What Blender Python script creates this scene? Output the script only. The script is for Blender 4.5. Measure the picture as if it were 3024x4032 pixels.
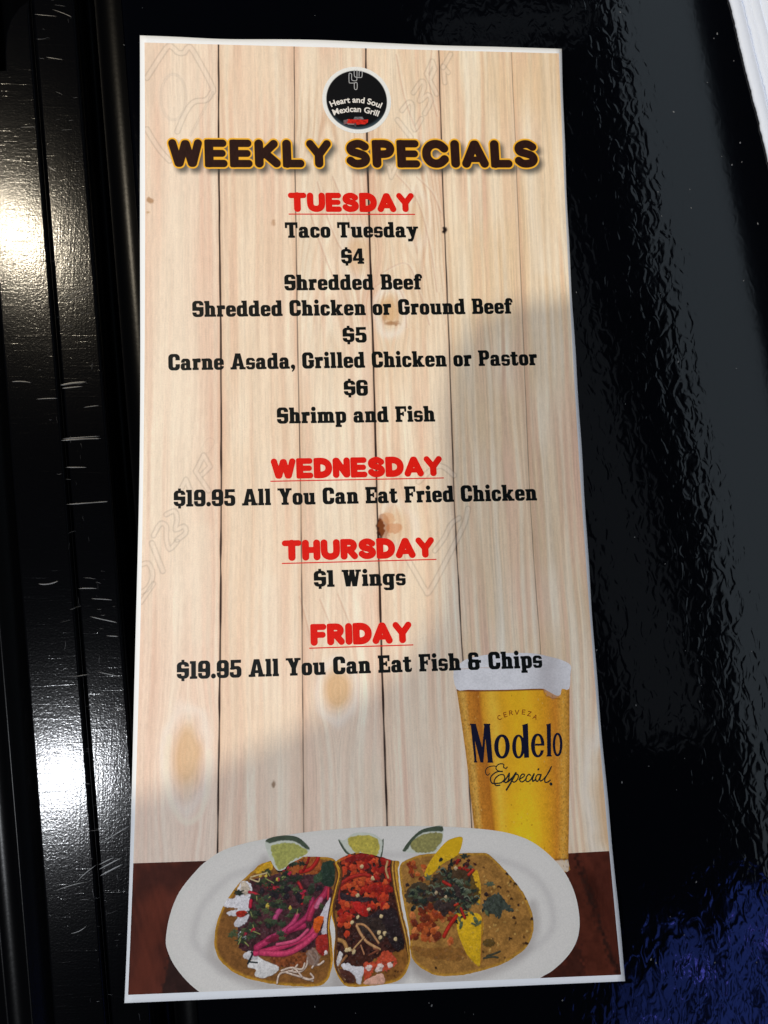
import bpy, math, random
import numpy as np
from mathutils import Vector, Matrix

for o in list(bpy.data.objects):
    bpy.data.objects.remove(o, do_unlink=True)
sc = bpy.context.scene
COL = sc.collection
rng = np.random.default_rng(7)
random.seed(7)

# ------------------------------------------------------------------ camera
CAM = np.array([-0.00495984, -0.02837341, 0.16346673])
RT = np.array([[0.9983823414, -0.0055889011, 0.0565814857],
               [-0.0126904276, -0.9919565083, 0.1259414097],
               [0.0554224989, -0.1264557228, -0.9904227869]])     # columns: image right, image down, view
FPX = 2800.0
cd = bpy.data.cameras.new('camera')
cam = bpy.data.objects.new('camera', cd)
COL.objects.link(cam)
cam.matrix_world = Matrix([[RT[0, 0], -RT[0, 1], -RT[0, 2], CAM[0]],
                           [RT[1, 0], -RT[1, 1], -RT[1, 2], CAM[1]],
                           [RT[2, 0], -RT[2, 1], -RT[2, 2], CAM[2]], [0, 0, 0, 1]])
cd.sensor_fit = 'VERTICAL'
cd.sensor_height = 24.0
cd.lens = 24.0 * FPX / 4032.0
cd.clip_start = 0.005
cd.clip_end = 30.0
sc.camera = cam

# ------------------------------------------------------------------ world, lamps, exposure
W = bpy.data.worlds.new('World')
sc.world = W
W.use_nodes = True
bg = W.node_tree.nodes['Background']
bg.inputs['Color'].default_value = (0.50, 0.66, 1.0, 1)
bg.inputs['Strength'].default_value = 0.02
sc.view_settings.view_transform = 'Standard'
sc.view_settings.look = 'None'
sc.view_settings.exposure = 0.0
sc.view_settings.gamma = 1.0
sc.view_settings.use_curve_mapping = False


def area(name, loc, target, sx, sy, power, color, shape='DISK', roll=None):
    l = bpy.data.lights.new(name, 'AREA')
    l.shape = shape
    l.size = sx
    if shape in ('RECTANGLE', 'ELLIPSE'):
        l.size_y = sy
    l.energy = power
    l.color = color
    o = bpy.data.objects.new(name, l)
    COL.objects.link(o)
    z = (Vector(loc) - Vector(target)).normalized()
    if roll is None:
        q = z.to_track_quat('Z', 'Y')
        m = q.to_matrix()
    else:
        y = Vector(roll)
        y = (y - z * y.dot(z)).normalized()
        x = y.cross(z)
        m = Matrix((x, y, z)).transposed()
    o.matrix_world = Matrix.Translation(loc) @ m.to_4x4()
    return o


L1 = (-0.554, 0.591, 1.0)
L2 = (-0.445, -0.292, 1.0)
area('warm_lamp', L1, (0, 0, 0), 0.013, 0.013, 8.0, (1.0, 0.87, 0.66))
area('room_lamp', L2, (0, 0, 0), 0.022, 0.022, 8.0, (0.92, 0.95, 1.0))
# long pale ceiling panel mirrored in the right of the black plate, and a blue neon sign
area('ceiling_panel', (0.640, 0.52, 1.0), (0.640, 0.52, 0.0), 0.150, 2.0, 0.58, (0.72, 0.87, 1.0), 'RECTANGLE', (-0.115, 1, 0))
area('dim_panel', (0.392, 0.36, 1.0), (0.392, 0.36, 0.0), 0.12, 1.25, 0.058, (0.8, 0.9, 1.0), 'RECTANGLE', (-0.22, 1, 0))
area('dim_panel', (0.30, 1.02, 1.0), (0.30, 1.02, 0.0), 0.30, 0.06, 0.006, (0.8, 0.9, 1.0), 'RECTANGLE', (-0.115, 1, 0))
# blue neon sign: separate bars of light
for bx, by, bw, bh, bp in ((0.42, -0.68, 0.04, 0.14, .45), (0.50, -0.65, 0.06, 0.22, .7), (0.60, -0.63, 0.05, 0.30, 0.9), (0.70, -0.62, 0.07, 0.30, 0.9), (0.62, -0.83, 0.32, 0.07, 1.1), (0.69, -0.72, 0.12, 0.04, 1.2)):
    area('blue_neon', (bx, by, 1.0), (bx, by, 0.0), bw, bh, 5.6 * bp * bw * bh, (0.10, 0.19, 1.0), 'RECTANGLE', (0.35, 1, 0))
for bx, by in ((0.66, -0.56), (0.535, -0.60), (0.70, -0.80), (0.46, -0.70)):
    area('blue_neon', (bx, by, 0.99), (bx, by, 0.0), 0.016, 0.016, 0.006, (0.16, 0.16, 1.0))


# ------------------------------------------------------------------ helpers
PZ = -0.0004        # level of the black surface
def lin(r, g, b):
    c = np.array([r, g, b], float) / 255.0
    return np.where(c <= 0.04045, c / 12.92, ((c + 0.055) / 1.055) ** 2.4)


HH = 0.216          # card height
CW = 0.10332        # card width
SH = -0.00368


def zc(v):
    return 0.00503 * 4 * v * v - 0.00046 * 8 * v ** 3


def cp(pts):
    """a point of the photograph's artwork -> millimetres on the (gently curled) card"""
    p = np.atleast_2d(np.asarray(pts, float))
    d = np.stack([(p[:, 0] - 1512) / FPX, (p[:, 1] - 2016) / FPX, np.ones(len(p))], 0)
    d = RT @ d
    z = np.zeros(len(p))
    for _ in range(8):
        t = (z - CAM[2]) / d[2]
        y = CAM[1] + t * d[1]
        z = zc(y / HH)
    x = CAM[0] + t * d[0] - SH * y / HH
    return np.stack([x, y], 1) * 1000.0


def flat(px, py, z):
    d = RT @ np.array([(px - 1512) / FPX, (py - 2016) / FPX, 1.0])
    t = (z - CAM[2]) / d[2]
    return CAM + t * d


def card3d(X, Y, layer):
    """card millimetres -> metres in space, `layer` mm above the card's face"""
    y = np.asarray(Y) / 1000.0
    v = y / HH
    x = np.asarray(X) / 1000.0 + SH * v
    s = (0.00503 * 8 * v - 0.00046 * 24 * v * v) / HH
    n = 1.0 / np.sqrt(1 + s * s)
    L = layer / 1000.0
    return np.stack([x, y - s * n * L, zc(v) + n * L + 0.0003], -1)


def hash2(ix, iy, seed):
    h = (ix.astype(np.int64) * 374761393 + iy.astype(np.int64) * 668265263 + seed * 974634777) & 0xFFFFFFFF
    h = ((h ^ (h >> 13)) * 1274126177) & 0xFFFFFFFF
    h = (h ^ (h >> 16)) & 0xFFFFFFFF
    return h / 4294967295.0


def noise(X, Y, sx, sy, seed):
    x = X / sx
    y = Y / sy
    ix = np.floor(x)
    iy = np.floor(y)
    fx = x - ix
    fy = y - iy
    fx = fx * fx * fx * (fx * (fx * 6 - 15) + 10)
    fy = fy * fy * fy * (fy * (fy * 6 - 15) + 10)
    a = hash2(ix, iy, seed)
    b = hash2(ix + 1, iy, seed)
    c = hash2(ix, iy + 1, seed)
    d = hash2(ix + 1, iy + 1, seed)
    return (a + (b - a) * fx) * (1 - fy) + (c + (d - c) * fx) * fy - 0.5


def sm(e0, e1, x):
    t = np.clip((x - e0) / (e1 - e0), 0, 1)
    return t * t * (3 - 2 * t)


def curve(pts, closed=False, n=6):
    P = np.asarray(pts, float)
    m = len(P)
    out = []
    rngk = range(m if closed else m - 1)
    for i in rngk:
        if closed:
            p0, p1, p2, p3 = P[(i - 1) % m], P[i], P[(i + 1) % m], P[(i + 2) % m]
        else:
            p0, p1, p2, p3 = P[max(i - 1, 0)], P[i], P[i + 1], P[min(i + 2, m - 1)]
        for k in range(n):
            t = k / n
            out.append(0.5 * ((2 * p1) + (-p0 + p2) * t + (2 * p0 - 5 * p1 + 4 * p2 - p3) * t * t + (-p0 + 3 * p1 - 3 * p2 + p3) * t ** 3))
    if not closed:
        out.append(P[-1])
    return np.array(out)


def sd_poly(X, Y, P):
    P = np.asarray(P, float)
    d = np.full(X.shape, 1e9)
    ins = np.zeros(X.shape, bool)
    m = len(P)
    for i in range(m):
        ax, ay = P[i]
        bx, by = P[(i + 1) % m]
        ex, ey = bx - ax, by - ay
        L = ex * ex + ey * ey
        if L < 1e-14:
            continue
        wx, wy = X - ax, Y - ay
        t = np.clip((wx * ex + wy * ey) / L, 0, 1)
        d = np.minimum(d, (wx - ex * t) ** 2 + (wy - ey * t) ** 2)
        if ey != 0:
            c = ((ay <= Y) != (by <= Y)) & (X < ax + ex * (Y - ay) / ey)
            ins ^= c
    d = np.sqrt(d)
    return np.where(ins, -d, d)


def sd_line(X, Y, P, w):
    """polyline of half-width w (number or one per vertex), round ends"""
    P = np.asarray(P, float)
    ws = np.full(len(P), w) if np.isscalar(w) else np.asarray(w, float)
    d = np.full(X.shape, 1e9)
    for i in range(len(P) - 1):
        ax, ay = P[i]
        ex, ey = P[i + 1] - P[i]
        L = ex * ex + ey * ey + 1e-12
        t = np.clip(((X - ax) * ex + (Y - ay) * ey) / L, 0, 1)
        d = np.minimum(d, np.hypot(X - ax - ex * t, Y - ay - ey * t) - (ws[i] + (ws[i + 1] - ws[i]) * t))
    return d


def kpx(py):
    return 0.0630 - 0.0098 * (py / 4032.0)     # millimetres per photo pixel on the card


class Canvas:
    def __init__(s, x0, y0, x1, y1, dx, base=(0.8, 0.8, 0.8)):
        s.x0, s.y0, s.dx = x0, y0, dx
        s.nx = int(math.ceil((x1 - x0) / dx)) + 1
        s.ny = int(math.ceil((y1 - y0) / dx)) + 1
        s.X, s.Y = np.meshgrid(x0 + np.arange(s.nx) * dx, y0 + np.arange(s.ny) * dx)
        s.c = np.empty((s.ny, s.nx, 3))
        s.c[:] = base

    def win(s, P, m):
        P = np.asarray(P)
        i0 = max(0, int((P[:, 0].min() - m - s.x0) / s.dx))
        i1 = min(s.nx, int((P[:, 0].max() + m - s.x0) / s.dx) + 2)
        j0 = max(0, int((P[:, 1].min() - m - s.y0) / s.dx))
        j1 = min(s.ny, int((P[:, 1].max() + m - s.y0) / s.dx) + 2)
        return (slice(j0, max(j1, j0)), slice(i0, max(i1, i0)))

    def put(s, w, d, col, soft, alpha=1.0):
        a = (1 - sm(-soft, soft, d)) * alpha
        a = a[..., None]
        s.c[w] = s.c[w] * (1 - a) + np.asarray(col) * a

    def poly(s, P, col, soft=0.09, alpha=1.0, rough=0.0, seed=1, rs=0.6, var=0.0, vs=0.5):
        w = s.win(P, soft + rough + 0.3)
        X, Y = s.X[w], s.Y[w]
        if X.size == 0:
            return
        d = sd_poly(X, Y, P)
        if rough:
            d = d + rough * 2 * noise(X, Y, rs, rs, seed)
        c = np.asarray(col)
        if var:
            c = c * (1 + var * 2 * noise(X, Y, vs, vs, seed + 5) + var * noise(X, Y, vs * .4, vs * .4, seed + 9))[..., None]
        s.put(w, d, c, soft, alpha)

    def piece(s, P, col, soft, alpha, rough, seed, rs, var, vs, dark=.42, lift=.5):
        """one morsel of the printed food photograph: dark lower edge, lighter upper side"""
        P = np.asarray(P)
        w = s.win(P, soft + rough + 0.5)
        X, Y = s.X[w], s.Y[w]
        if X.size == 0:
            return
        ns = rough * 2 * noise(X, Y, rs, rs, seed)
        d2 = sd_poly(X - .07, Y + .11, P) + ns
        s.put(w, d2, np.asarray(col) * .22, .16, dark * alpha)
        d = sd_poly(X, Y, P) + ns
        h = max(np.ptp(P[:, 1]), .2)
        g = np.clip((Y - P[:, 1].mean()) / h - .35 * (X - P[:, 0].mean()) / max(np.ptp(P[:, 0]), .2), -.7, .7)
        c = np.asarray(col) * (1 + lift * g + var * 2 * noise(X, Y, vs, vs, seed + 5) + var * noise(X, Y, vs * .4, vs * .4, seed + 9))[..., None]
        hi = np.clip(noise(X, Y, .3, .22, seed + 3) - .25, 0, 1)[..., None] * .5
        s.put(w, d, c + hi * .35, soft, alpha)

    def line(s, P, wd, col, soft=0.08, alpha=1.0, var=0.0, seed=3, vs=0.4):
        m = np.max(wd) + soft + 0.3
        w = s.win(P, m)
        X, Y = s.X[w], s.Y[w]
        if X.size == 0:
            return
        d = sd_line(X, Y, P, wd)
        c = np.asarray(col)
        if var:
            c = c * (1 + var * 2 * noise(X, Y, vs, vs, seed))[..., None]
        s.put(w, d, c, soft, alpha)


def tagobj(o, label=None, cat=None, group=None, kind=None):
    if label: o['label'] = label
    if cat: o['category'] = cat
    if group: o['group'] = group
    if kind: o['kind'] = kind
    return o


def mesh_np(name, V, polys, mat, parent=None, cols=None, smooth=False):
    """V (n,3); polys list of int arrays, each (m,k)"""
    me = bpy.data.meshes.new(name)
    me.vertices.add(len(V))
    me.vertices.foreach_set('co', np.ascontiguousarray(V, np.float32).ravel())
    loops = np.concatenate([p.ravel() for p in polys]).astype(np.int32)
    counts = np.concatenate([np.full(len(p), p.shape[1], np.int32) for p in polys])
    starts = np.concatenate([[0], np.cumsum(counts)[:-1]]).astype(np.int32)
    me.loops.add(len(loops))
    me.loops.foreach_set('vertex_index', loops)
    me.polygons.add(len(counts))
    me.polygons.foreach_set('loop_start', starts)
    me.update(calc_edges=True)
    me.validate()
    if cols is not None:
        at = me.attributes.new('ink', 'FLOAT_COLOR', 'POINT')
        c4 = np.ones((len(V), 4), np.float32)
        c4[:, :3] = np.clip(cols, 0.002, 0.95)
        at.data.foreach_set('color', c4.ravel())
    me.materials.append(mat)
    if smooth:
        me.polygons.foreach_set('use_smooth', np.ones(len(me.polygons), bool))
    o = bpy.data.objects.new(name, me)
    COL.objects.link(o)
    if parent is not None:
        o.parent = parent
    return o


def fill(name, F, X, Y, layer, mat, parent, cols=None):
    """the part of a grid where F < 0, with smooth outlines, laid on the card as a mesh"""
    ny, nx = F.shape
    F = np.where(np.abs(F) < 1e-7, 1e-7, F)
    ins = F < 0
    node = np.full(F.shape, -1, np.int64)
    pts = []
    cc = []
    n = ins.sum()
    node[ins] = np.arange(n)
    pts.append(np.stack([X[ins], Y[ins]], 1))
    if cols is not None:
        cc.append(cols[ins])
    hx = ins[:, :-1] != ins[:, 1:]
    t = (F[:, :-1] / (F[:, :-1] - F[:, 1:] + 1e-12))[hx]
    he = np.full(hx.shape, -1, np.int64)
    he[hx] = n + np.arange(hx.sum())
    pts.append(np.stack([X[:, :-1][hx] + t * (X[:, 1:] - X[:, :-1])[hx], Y[:, :-1][hx] + t * (Y[:, 1:] - Y[:, :-1])[hx]], 1))
    if cols is not None:
        cc.append(np.where(ins[:, :-1][hx][:, None], cols[:, :-1][hx], cols[:, 1:][hx]))
    n2 = n + hx.sum()
    vx = ins[:-1] != ins[1:]
    t = (F[:-1] / (F[:-1] - F[1:] + 1e-12))[vx]
    ve = np.full(vx.shape, -1, np.int64)
    ve[vx] = n2 + np.arange(vx.sum())
    pts.append(np.stack([X[:-1][vx] + t * (X[1:] - X[:-1])[vx], Y[:-1][vx] + t * (Y[1:] - Y[:-1])[vx]], 1))
    if cols is not None:
        cc.append(np.where(ins[:-1][vx][:, None], cols[:-1][vx], cols[1:][vx]))
    P = np.concatenate(pts)
    A, B, Cn, D = ins[:-1, :-1], ins[:-1, 1:], ins[1:, 1:], ins[1:, :-1]
    case = A * 1 + B * 2 + Cn * 4 + D * 8
    ref = {'a': node[:-1, :-1], 'b': node[:-1, 1:], 'c': node[1:, 1:], 'd': node[1:, :-1],
           'S': he[:-1], 'N': he[1:], 'W': ve[:, :-1], 'E': ve[:, 1:]}
    table = {1: ['aSW'], 2: ['bES'], 3: ['abEW'], 4: ['cNE'], 5: ['aSW', 'cNE'], 6: ['bcNS'], 7: ['abcNW'], 8: ['dWN'],
             9: ['aSNd'], 10: ['bES', 'dWN'], 11: ['abENd'], 12: ['cdWE'], 13: ['aSEcd'], 14: ['bcdWS'], 15: ['abcd']}
    tri, quad, pent = [], [], []
    for k, ps in table.items():
        m = case == k
        if not m.any():
            continue
        for p in ps:
            q = np.stack([ref[ch][m] for ch in p], 1)
            (tri if len(p) == 3 else quad if len(p) == 4 else pent).append(q)
    polys = [np.concatenate(l) for l in (tri, quad, pent) if l]
    if not polys:
        return None
    return mesh_np(name, card3d(P[:, 0], P[:, 1], layer), polys, mat, parent, np.concatenate(cc) if cols is not None else None)


# ------------------------------------------------------------------ materials
def material(name):
    m = bpy.data.materials.new(name)
    m.use_nodes = True
    nt = m.node_tree
    return m, nt, nt.nodes['Principled BSDF']


def N(nt, t, **kw):
    n = nt.nodes.new(t)
    for k, v in kw.items():
        if k in n.inputs:
            n.inputs[k].default_value = v
        else:
            setattr(n, k, v)
    return n


def paper_bump(nt, b, dist=0.000012, scale=2600):
    tc = N(nt, 'ShaderNodeTexCoord')
    nz = N(nt, 'ShaderNodeTexNoise', Scale=scale, Detail=3.0)
    nt.links.new(tc.outputs['Object'], nz.inputs['Vector'])
    bp = N(nt, 'ShaderNodeBump', Strength=1.0, Distance=dist)
    nt.links.new(nz.outputs['Fac'], bp.inputs['Height'])
    nt.links.new(bp.outputs['Normal'], b.inputs['Normal'])
    return tc, nz


def ink_material():
    m, nt, b = material('printed_ink')
    a = N(nt, 'ShaderNodeAttribute', attribute_name='ink')
    tc, nz = paper_bump(nt, b)
    # halftone-fine speckle of the print
    n2 = N(nt, 'ShaderNodeTexNoise', Scale=3800, Detail=2.0)
    nt.links.new(tc.outputs['Object'], n2.inputs['Vector'])
    mr = N(nt, 'ShaderNodeMapRange')
    mr.inputs['To Min'].default_value = 0.88
    mr.inputs['To Max'].default_value = 1.12
    nt.links.new(n2.outputs['Fac'], mr.inputs['Value'])
    mx = N(nt, 'ShaderNodeVectorMath', operation='SCALE')
    nt.links.new(a.outputs['Color'], mx.inputs[0])
    nt.links.new(mr.outputs['Result'], mx.inputs['Scale'])
    nt.links.new(mx.outputs['Vector'], b.inputs['Base Color'])
    b.inputs['Roughness'].default_value = 0.6
    b.inputs['Specular IOR Level'].default_value = 0.06
    return m


def flat_ink(name, rgb, rough=0.45):
    m, nt, b = material(name)
    tc, nz = paper_bump(nt, b, 0.00002, 3000)
    mr = N(nt, 'ShaderNodeMix', data_type='RGBA')
    c = lin(*rgb)
    mr.inputs['A'].default_value = (*(c * 0.8), 1)
    mr.inputs['B'].default_value = (*(c * 1.2), 1)
    nt.links.new(nz.outputs['Fac'], mr.inputs['Factor'])
    nt.links.new(mr.outputs['Result'], b.inputs['Base Color'])
    b.inputs['Roughness'].default_value = rough
    b.inputs['Specular IOR Level'].default_value = 0.10
    return m


def paper(name, rgb):
    m, nt, b = material(name)
    tc, nz = paper_bump(nt, b, 0.00002, 1500)
    b.inputs['Base Color'].default_value = (*rgb, 1)
    b.inputs['Roughness'].default_value = 0.6
    b.inputs['Specular IOR Level'].default_value = 0.25
    return m


def pebbled():
    m, nt, b = material('pebbled_black_plastic')
    b.inputs['Base Color'].default_value = (0.0005, 0.0006, 0.0012, 1)
    b.inputs['Roughness'].default_value = 0.055
    tc = N(nt, 'ShaderNodeTexCoord')
    mp = N(nt, 'ShaderNodeMapping')
    mp.inputs['Rotation'].default_value = (0, 0, math.radians(-7))
    mp.inputs['Scale'].default_value = (1.0, 0.6, 1.0)
    nt.links.new(tc.outputs['Object'], mp.inputs['Vector'])
    n1 = N(nt, 'ShaderNodeTexNoise', Scale=420.0, Detail=1.6, Roughness=0.45, Distortion=0.8)
    nt.links.new(mp.outputs['Vector'], n1.inputs['Vector'])
    n2 = N(nt, 'ShaderNodeTexNoise', Scale=120.0, Detail=1.0, Roughness=0.4)
    nt.links.new(mp.outputs['Vector'], n2.inputs['Vector'])
    r = N(nt, 'ShaderNodeMapRange', interpolation_type='SMOOTHSTEP')
    r.inputs['From Min'].default_value = 0.25
    r.inputs['From Max'].default_value = 0.75
    nt.links.new(n1.outputs['Fac'], r.inputs['Value'])
    ad = N(nt, 'ShaderNodeMath', operation='MULTIPLY_ADD')
    nt.links.new(n2.outputs['Fac'], ad.inputs[0])
    ad.inputs[1].default_value = 1.5
    nt.links.new(r.outputs['Result'], ad.inputs[2])
    bp = N(nt, 'ShaderNodeBump', Strength=1.0, Distance=0.000021)
    # the pebbling runs out towards the smooth right-hand flange
    sp = N(nt, 'ShaderNodeSeparateXYZ')
    nt.links.new(tc.outputs['Object'], sp.inputs['Vector'])
    e0, e1 = flat(2500, 0, PZ), flat(2990, 2400, PZ)
    sl = (e1[0] - e0[0]) / (e1[1] - e0[1])
    u = N(nt, 'ShaderNodeMath', operation='MULTIPLY_ADD')
    nt.links.new(sp.outputs['Y'], u.inputs[0])
    u.inputs[1].default_value = -sl
    nt.links.new(sp.outputs['X'], u.inputs[2])
    fr = N(nt, 'ShaderNodeMapRange', interpolation_type='SMOOTHSTEP')
    c0 = e0[0] - sl * e0[1]
    fr.inputs['From Min'].default_value = c0 - 0.006
    fr.inputs['From Max'].default_value = c0 + 0.009
    fr.inputs['To Min'].default_value = 1.0
    fr.inputs['To Max'].default_value = 0.07
    nt.links.new(u.outputs['Value'], fr.inputs['Value'])
    mu = N(nt, 'ShaderNodeMath', operation='MULTIPLY')
    nt.links.new(ad.outputs['Value'], mu.inputs[0])
    nt.links.new(fr.outputs['Result'], mu.inputs[1])
    nt.links.new(mu.outputs['Value'], bp.inputs['Height'])
    nt.links.new(bp.outputs['Normal'], b.inputs['Normal'])
    return m


def scratched(name, rough, across=True):
    m, nt, b = material(name)
    b.inputs['Base Color'].default_value = (0.0012, 0.0013, 0.0018, 1)
    tc = N(nt, 'ShaderNodeTexCoord')

    def layer(scale, rotdeg, nscale, lo, hi, dist=0.4):
        mp = N(nt, 'ShaderNodeMapping')
        mp.inputs['Rotation'].default_value = (0, 0, math.radians(rotdeg))
        mp.inputs['Scale'].default_value = scale
        nt.links.new(tc.outputs['Object'], mp.inputs['Vector'])
        nz = N(nt, 'ShaderNodeTexNoise', Scale=nscale, Detail=2.0, Distortion=dist)
        nt.links.new(mp.outputs['Vector'], nz.inputs['Vector'])
        r = N(nt, 'ShaderNodeMapRange')
        r.inputs['From Min'].default_value = lo
        r.inputs['From Max'].default_value = hi
        nt.links.new(nz.outputs['Fac'], r.inputs['Value'])
        return r.outputs['Result']
    a = layer((1.0, 0.03, 1), -6.6, 2200, 0.35, 0.75)        # along the strip
    c = layer((0.05, 1.0, 1), 4, 1500, 0.60, 0.74)           # scuffs across it
    d = layer((0.07, 1.0, 1), 24, 1100, 0.63, 0.72, 0.8)     # oblique scuffs
    g = layer((1, 1, 1), 0, 2600, 0.3, 0.8)                  # grain
    s = None
    for o, k in ((a, 0.55), (c, 0.5), (d, 0.7), (g, 1.1)):
        ma = N(nt, 'ShaderNodeMath', operation='MULTIPLY_ADD')
        nt.links.new(o, ma.inputs[0])
        ma.inputs[1].default_value = k
        if s is not None:
            nt.links.new(s, ma.inputs[2])
        else:
            ma.inputs[2].default_value = 0
        s = ma.outputs['Value']
    bp = N(nt, 'ShaderNodeBump', Strength=1.0, Distance=0.000007)
    nt.links.new(s, bp.inputs['Height'])
    nt.links.new(bp.outputs['Normal'], b.inputs['Normal'])
    b.inputs['Roughness'].default_value = rough
    return m


M_INK = ink_material()
M_BLACK = flat_ink('black_ink', (13, 17, 17), 0.4)
M_RED = flat_ink('red_ink', (222, 26, 14))
M_WHITE = paper('white_card_stock', (0.90, 0.915, 0.93))
M_SHEET = paper('white_sheet_paper', (0.76, 0.81, 0.91))
M_PLATE = pebbled()
M_STRIP = scratched('scratched_black_plastic', 0.122)
M_STRIP.node_tree.nodes['Principled BSDF'].inputs['Specular IOR Level'].default_value = 0.13
m, nt, b = material('smooth_black_plastic')
b.inputs['Base Color'].default_value = (0.0008, 0.0009, 0.0012, 1)
b.inputs['Roughness'].default_value = 0.2
tc_, nz_ = paper_bump(nt, b, 0.00002, 900)
b.inputs['Roughness'].default_value = 0.28
b.inputs['Specular IOR Level'].default_value = 0.09
M_GROOVE = m
m, nt, b = material('scuffed_plastic_mark')
tc_, nz_ = paper_bump(nt, b, 0.00001, 2000)
b.inputs['Base Color'].default_value = (0.024, 0.025, 0.028, 1)
b.inputs['Roughness'].default_value = 0.4
M_SCUFF = m

# ------------------------------------------------------------------ the black surface and its moulded edge trim


def lx(x0, s, y):
    return x0 + s * y


def strip_mesh(name, prof, mat, parent, y0=-0.32, y1=0.42, n=60, smooth=True, kind=None):
    """profile = [(x at y=0, slope dx/dy, z)] swept along the trim"""
    ys = np.linspace(y0, y1, n)
    V = np.array([[(lx(a, s, y), y, z) for (a, s, z) in prof] for y in ys])
    k = len(prof)
    V = V.reshape(-1, 3)
    i, j = np.meshgrid(np.arange(n - 1), np.arange(k - 1), indexing='ij')
    a = (i * k + j).ravel()
    q = np.stack([a, a + 1, a + k + 1, a + k], 1)
    return mesh_np(name, V, [q], mat, parent, smooth=smooth)


def arc(p, q, n=5, bulge=None):
    """quarter-round from p to q (x0,s,z): leaves p flat, arrives at q vertical"""
    out = []
    for i in range(n + 1):
        t = math.pi / 2 * i / n
        fx, fz = math.sin(t), 1 - math.cos(t)
        out.append((p[0] + (q[0] - p[0]) * fx, p[1] + (q[1] - p[1]) * fx, p[2] + (q[2] - p[2]) * fz))
    return out


# plate: flat field, rounded lip down into the groove on its left
prof = [(1.2, -0.10, PZ), (0.3, -0.10, PZ), (0.05, -0.10, PZ), (-0.0455, -0.1001, PZ), (-0.0468, -0.1001, PZ)]
prof += arc((-0.0468, -0.1001, PZ), (-0.0482, -0.1001, PZ - 0.0016), 6)[1:]
prof += [(-0.0483, -0.1001, -0.0062)]
plate = strip_mesh('tabletop', prof[::-1], M_PLATE, None, -0.5, 1.0, 90)
tagobj(plate, kind='structure')

trim = bpy.data.objects.new('edge_trim', None)
COL.objects.link(trim)
tagobj(trim, 'scratched glossy black plastic edge trim with long grooves, left of the menu card', 'trim')

# groove with two shallow ridges
gz = -0.0062
g = [(-0.0575, -0.1084, -0.0020), (-0.0572, -0.108, gz), (-0.0540, -0.1058, gz), (-0.0538, -0.1058, gz + 0.0004), (-0.0500, -0.103, gz + 0.0004), (-0.0480, -0.1001, gz)]
strip_mesh('groove', g, M_GROOVE, trim)
# inner strip
p0 = (-0.0669, -0.1164, 0.0003)
inn = arc((-0.0664, -0.1160, 0.0010), (-0.0669, -0.1164, 0.0003), 4)[::-1]
inn += [(-0.0663, -0.1159, 0.0010), (-0.0661, -0.1158, 0.0010), (-0.0620, -0.112, 0.00101), (-0.0586, -0.1088, 0.0010), (-0.0585, -0.1087, 0.0010)]
inn += arc((-0.0584, -0.1086, 0.0010), (-0.0577, -0.1084, 0.0002), 5)
inn += [(-0.0576, -0.1084, -0.0025)]
strip_mesh('strip', inn, M_STRIP, trim)
# bead between the strips
bead = []
for i in range(9):
    t = math.pi * i / 8
    bead.append((-0.0673 - 0.00018 * math.cos(t), -0.1166, 0.0004 + 0.0005 * math.sin(t)))
strip_mesh('bead', bead, M_GROOVE, trim)


# outer strip: its left side is straight, its far end is cut back and rounded
def outer_left(y):
    a = flat(0, 290, 0.001)
    x = lx(-0.0790, -0.1244, y)
    tab = [flat(*q, 0.001)[:2] for q in ((27, 285), (25, 200), (30, 130), (48, 75), (80, 30), (112, 6), (125, -12))]
    if y <= tab[0][1]:
        return x
    ty = [q[1] for q in tab]
    tx = [q[0] for q in tab]
    return float(np.interp(y, ty, tx))


ys = np.concatenate([np.linspace(-0.32, 0.095, 70), np.linspace(0.096, 0.124, 60)])
rows = []
for y in ys:
    xl = outer_left(y)
    xr = lx(-0.0677, -0.1166, y)
    xr = max(xr, xl + 0.00005)
    r = [(xl - 0.0006, -0.004)]
    for i in range(5):
        t = math.pi / 2 * i / 4
        r.append((xl - 0.0004 * math.cos(t), 0.001 - 0.0005 * (1 - math.sin(t))))
    w = max(xr - xl, 0.0003)
    r += [(xl + w * 0.015, 0.001), (xl + w * 0.03, 0.001), (xl + w * 0.5, 0.00101), (xr - min(0.0009, w * .26), 0.001), (xr - min(0.0008, w * .23), 0.001), (xr - min(0.0007, w * .2), 0.001), (xr - min(0.0003, w * .1), 0.00085), (xr, 0.0003)]
    rows.append([(x, y, z) for x, z in r])
V = np.array(rows)
k = V.shape[1]
i, j = np.meshgrid(np.arange(len(ys) - 1), np.arange(k - 1), indexing='ij')
a = (i * k + j).ravel()
mesh_np('strip', V.reshape(-1, 3), [np.stack([a, a + 1, a + k + 1, a + k], 1)], M_STRIP, trim, smooth=True)
# hairline scuffs on the two strips
V, Fc = [], []


def scuff(x, y, L, an, bend, w):
    n_ = 9
    b0 = len(V)
    for i_ in range(n_):
        q_ = i_ / (n_ - 1) - .5
        dx_ = L * q_ * math.cos(an) - bend * (1 - 4 * q_ * q_) * math.sin(an)
        dy_ = L * q_ * math.sin(an) + bend * (1 - 4 * q_ * q_) * math.cos(an)
        ww = w * (1 - (2 * q_) ** 2) ** .5 * .5 + 0.000004
        px_, py_ = x + dx_, y + dy_
        lo_, hi_ = outer_left(py_) + .0004, lx(-0.0587, -0.1087, py_)
        px_ = min(max(px_, lo_), hi_)
        for k_, h_ in ((-1, 0.000995), (0, 0.00103), (1, 0.000995)):
            V.append((px_ - math.sin(an) * ww * k_, py_ + math.cos(an) * ww * k_, h_))
    for i_ in range(n_ - 1):
        a_ = b0 + i_ * 3
        Fc.extend([[a_, a_ + 3, a_ + 4, a_ + 1], [a_ + 1, a_ + 4, a_ + 5, a_ + 2]])


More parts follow.
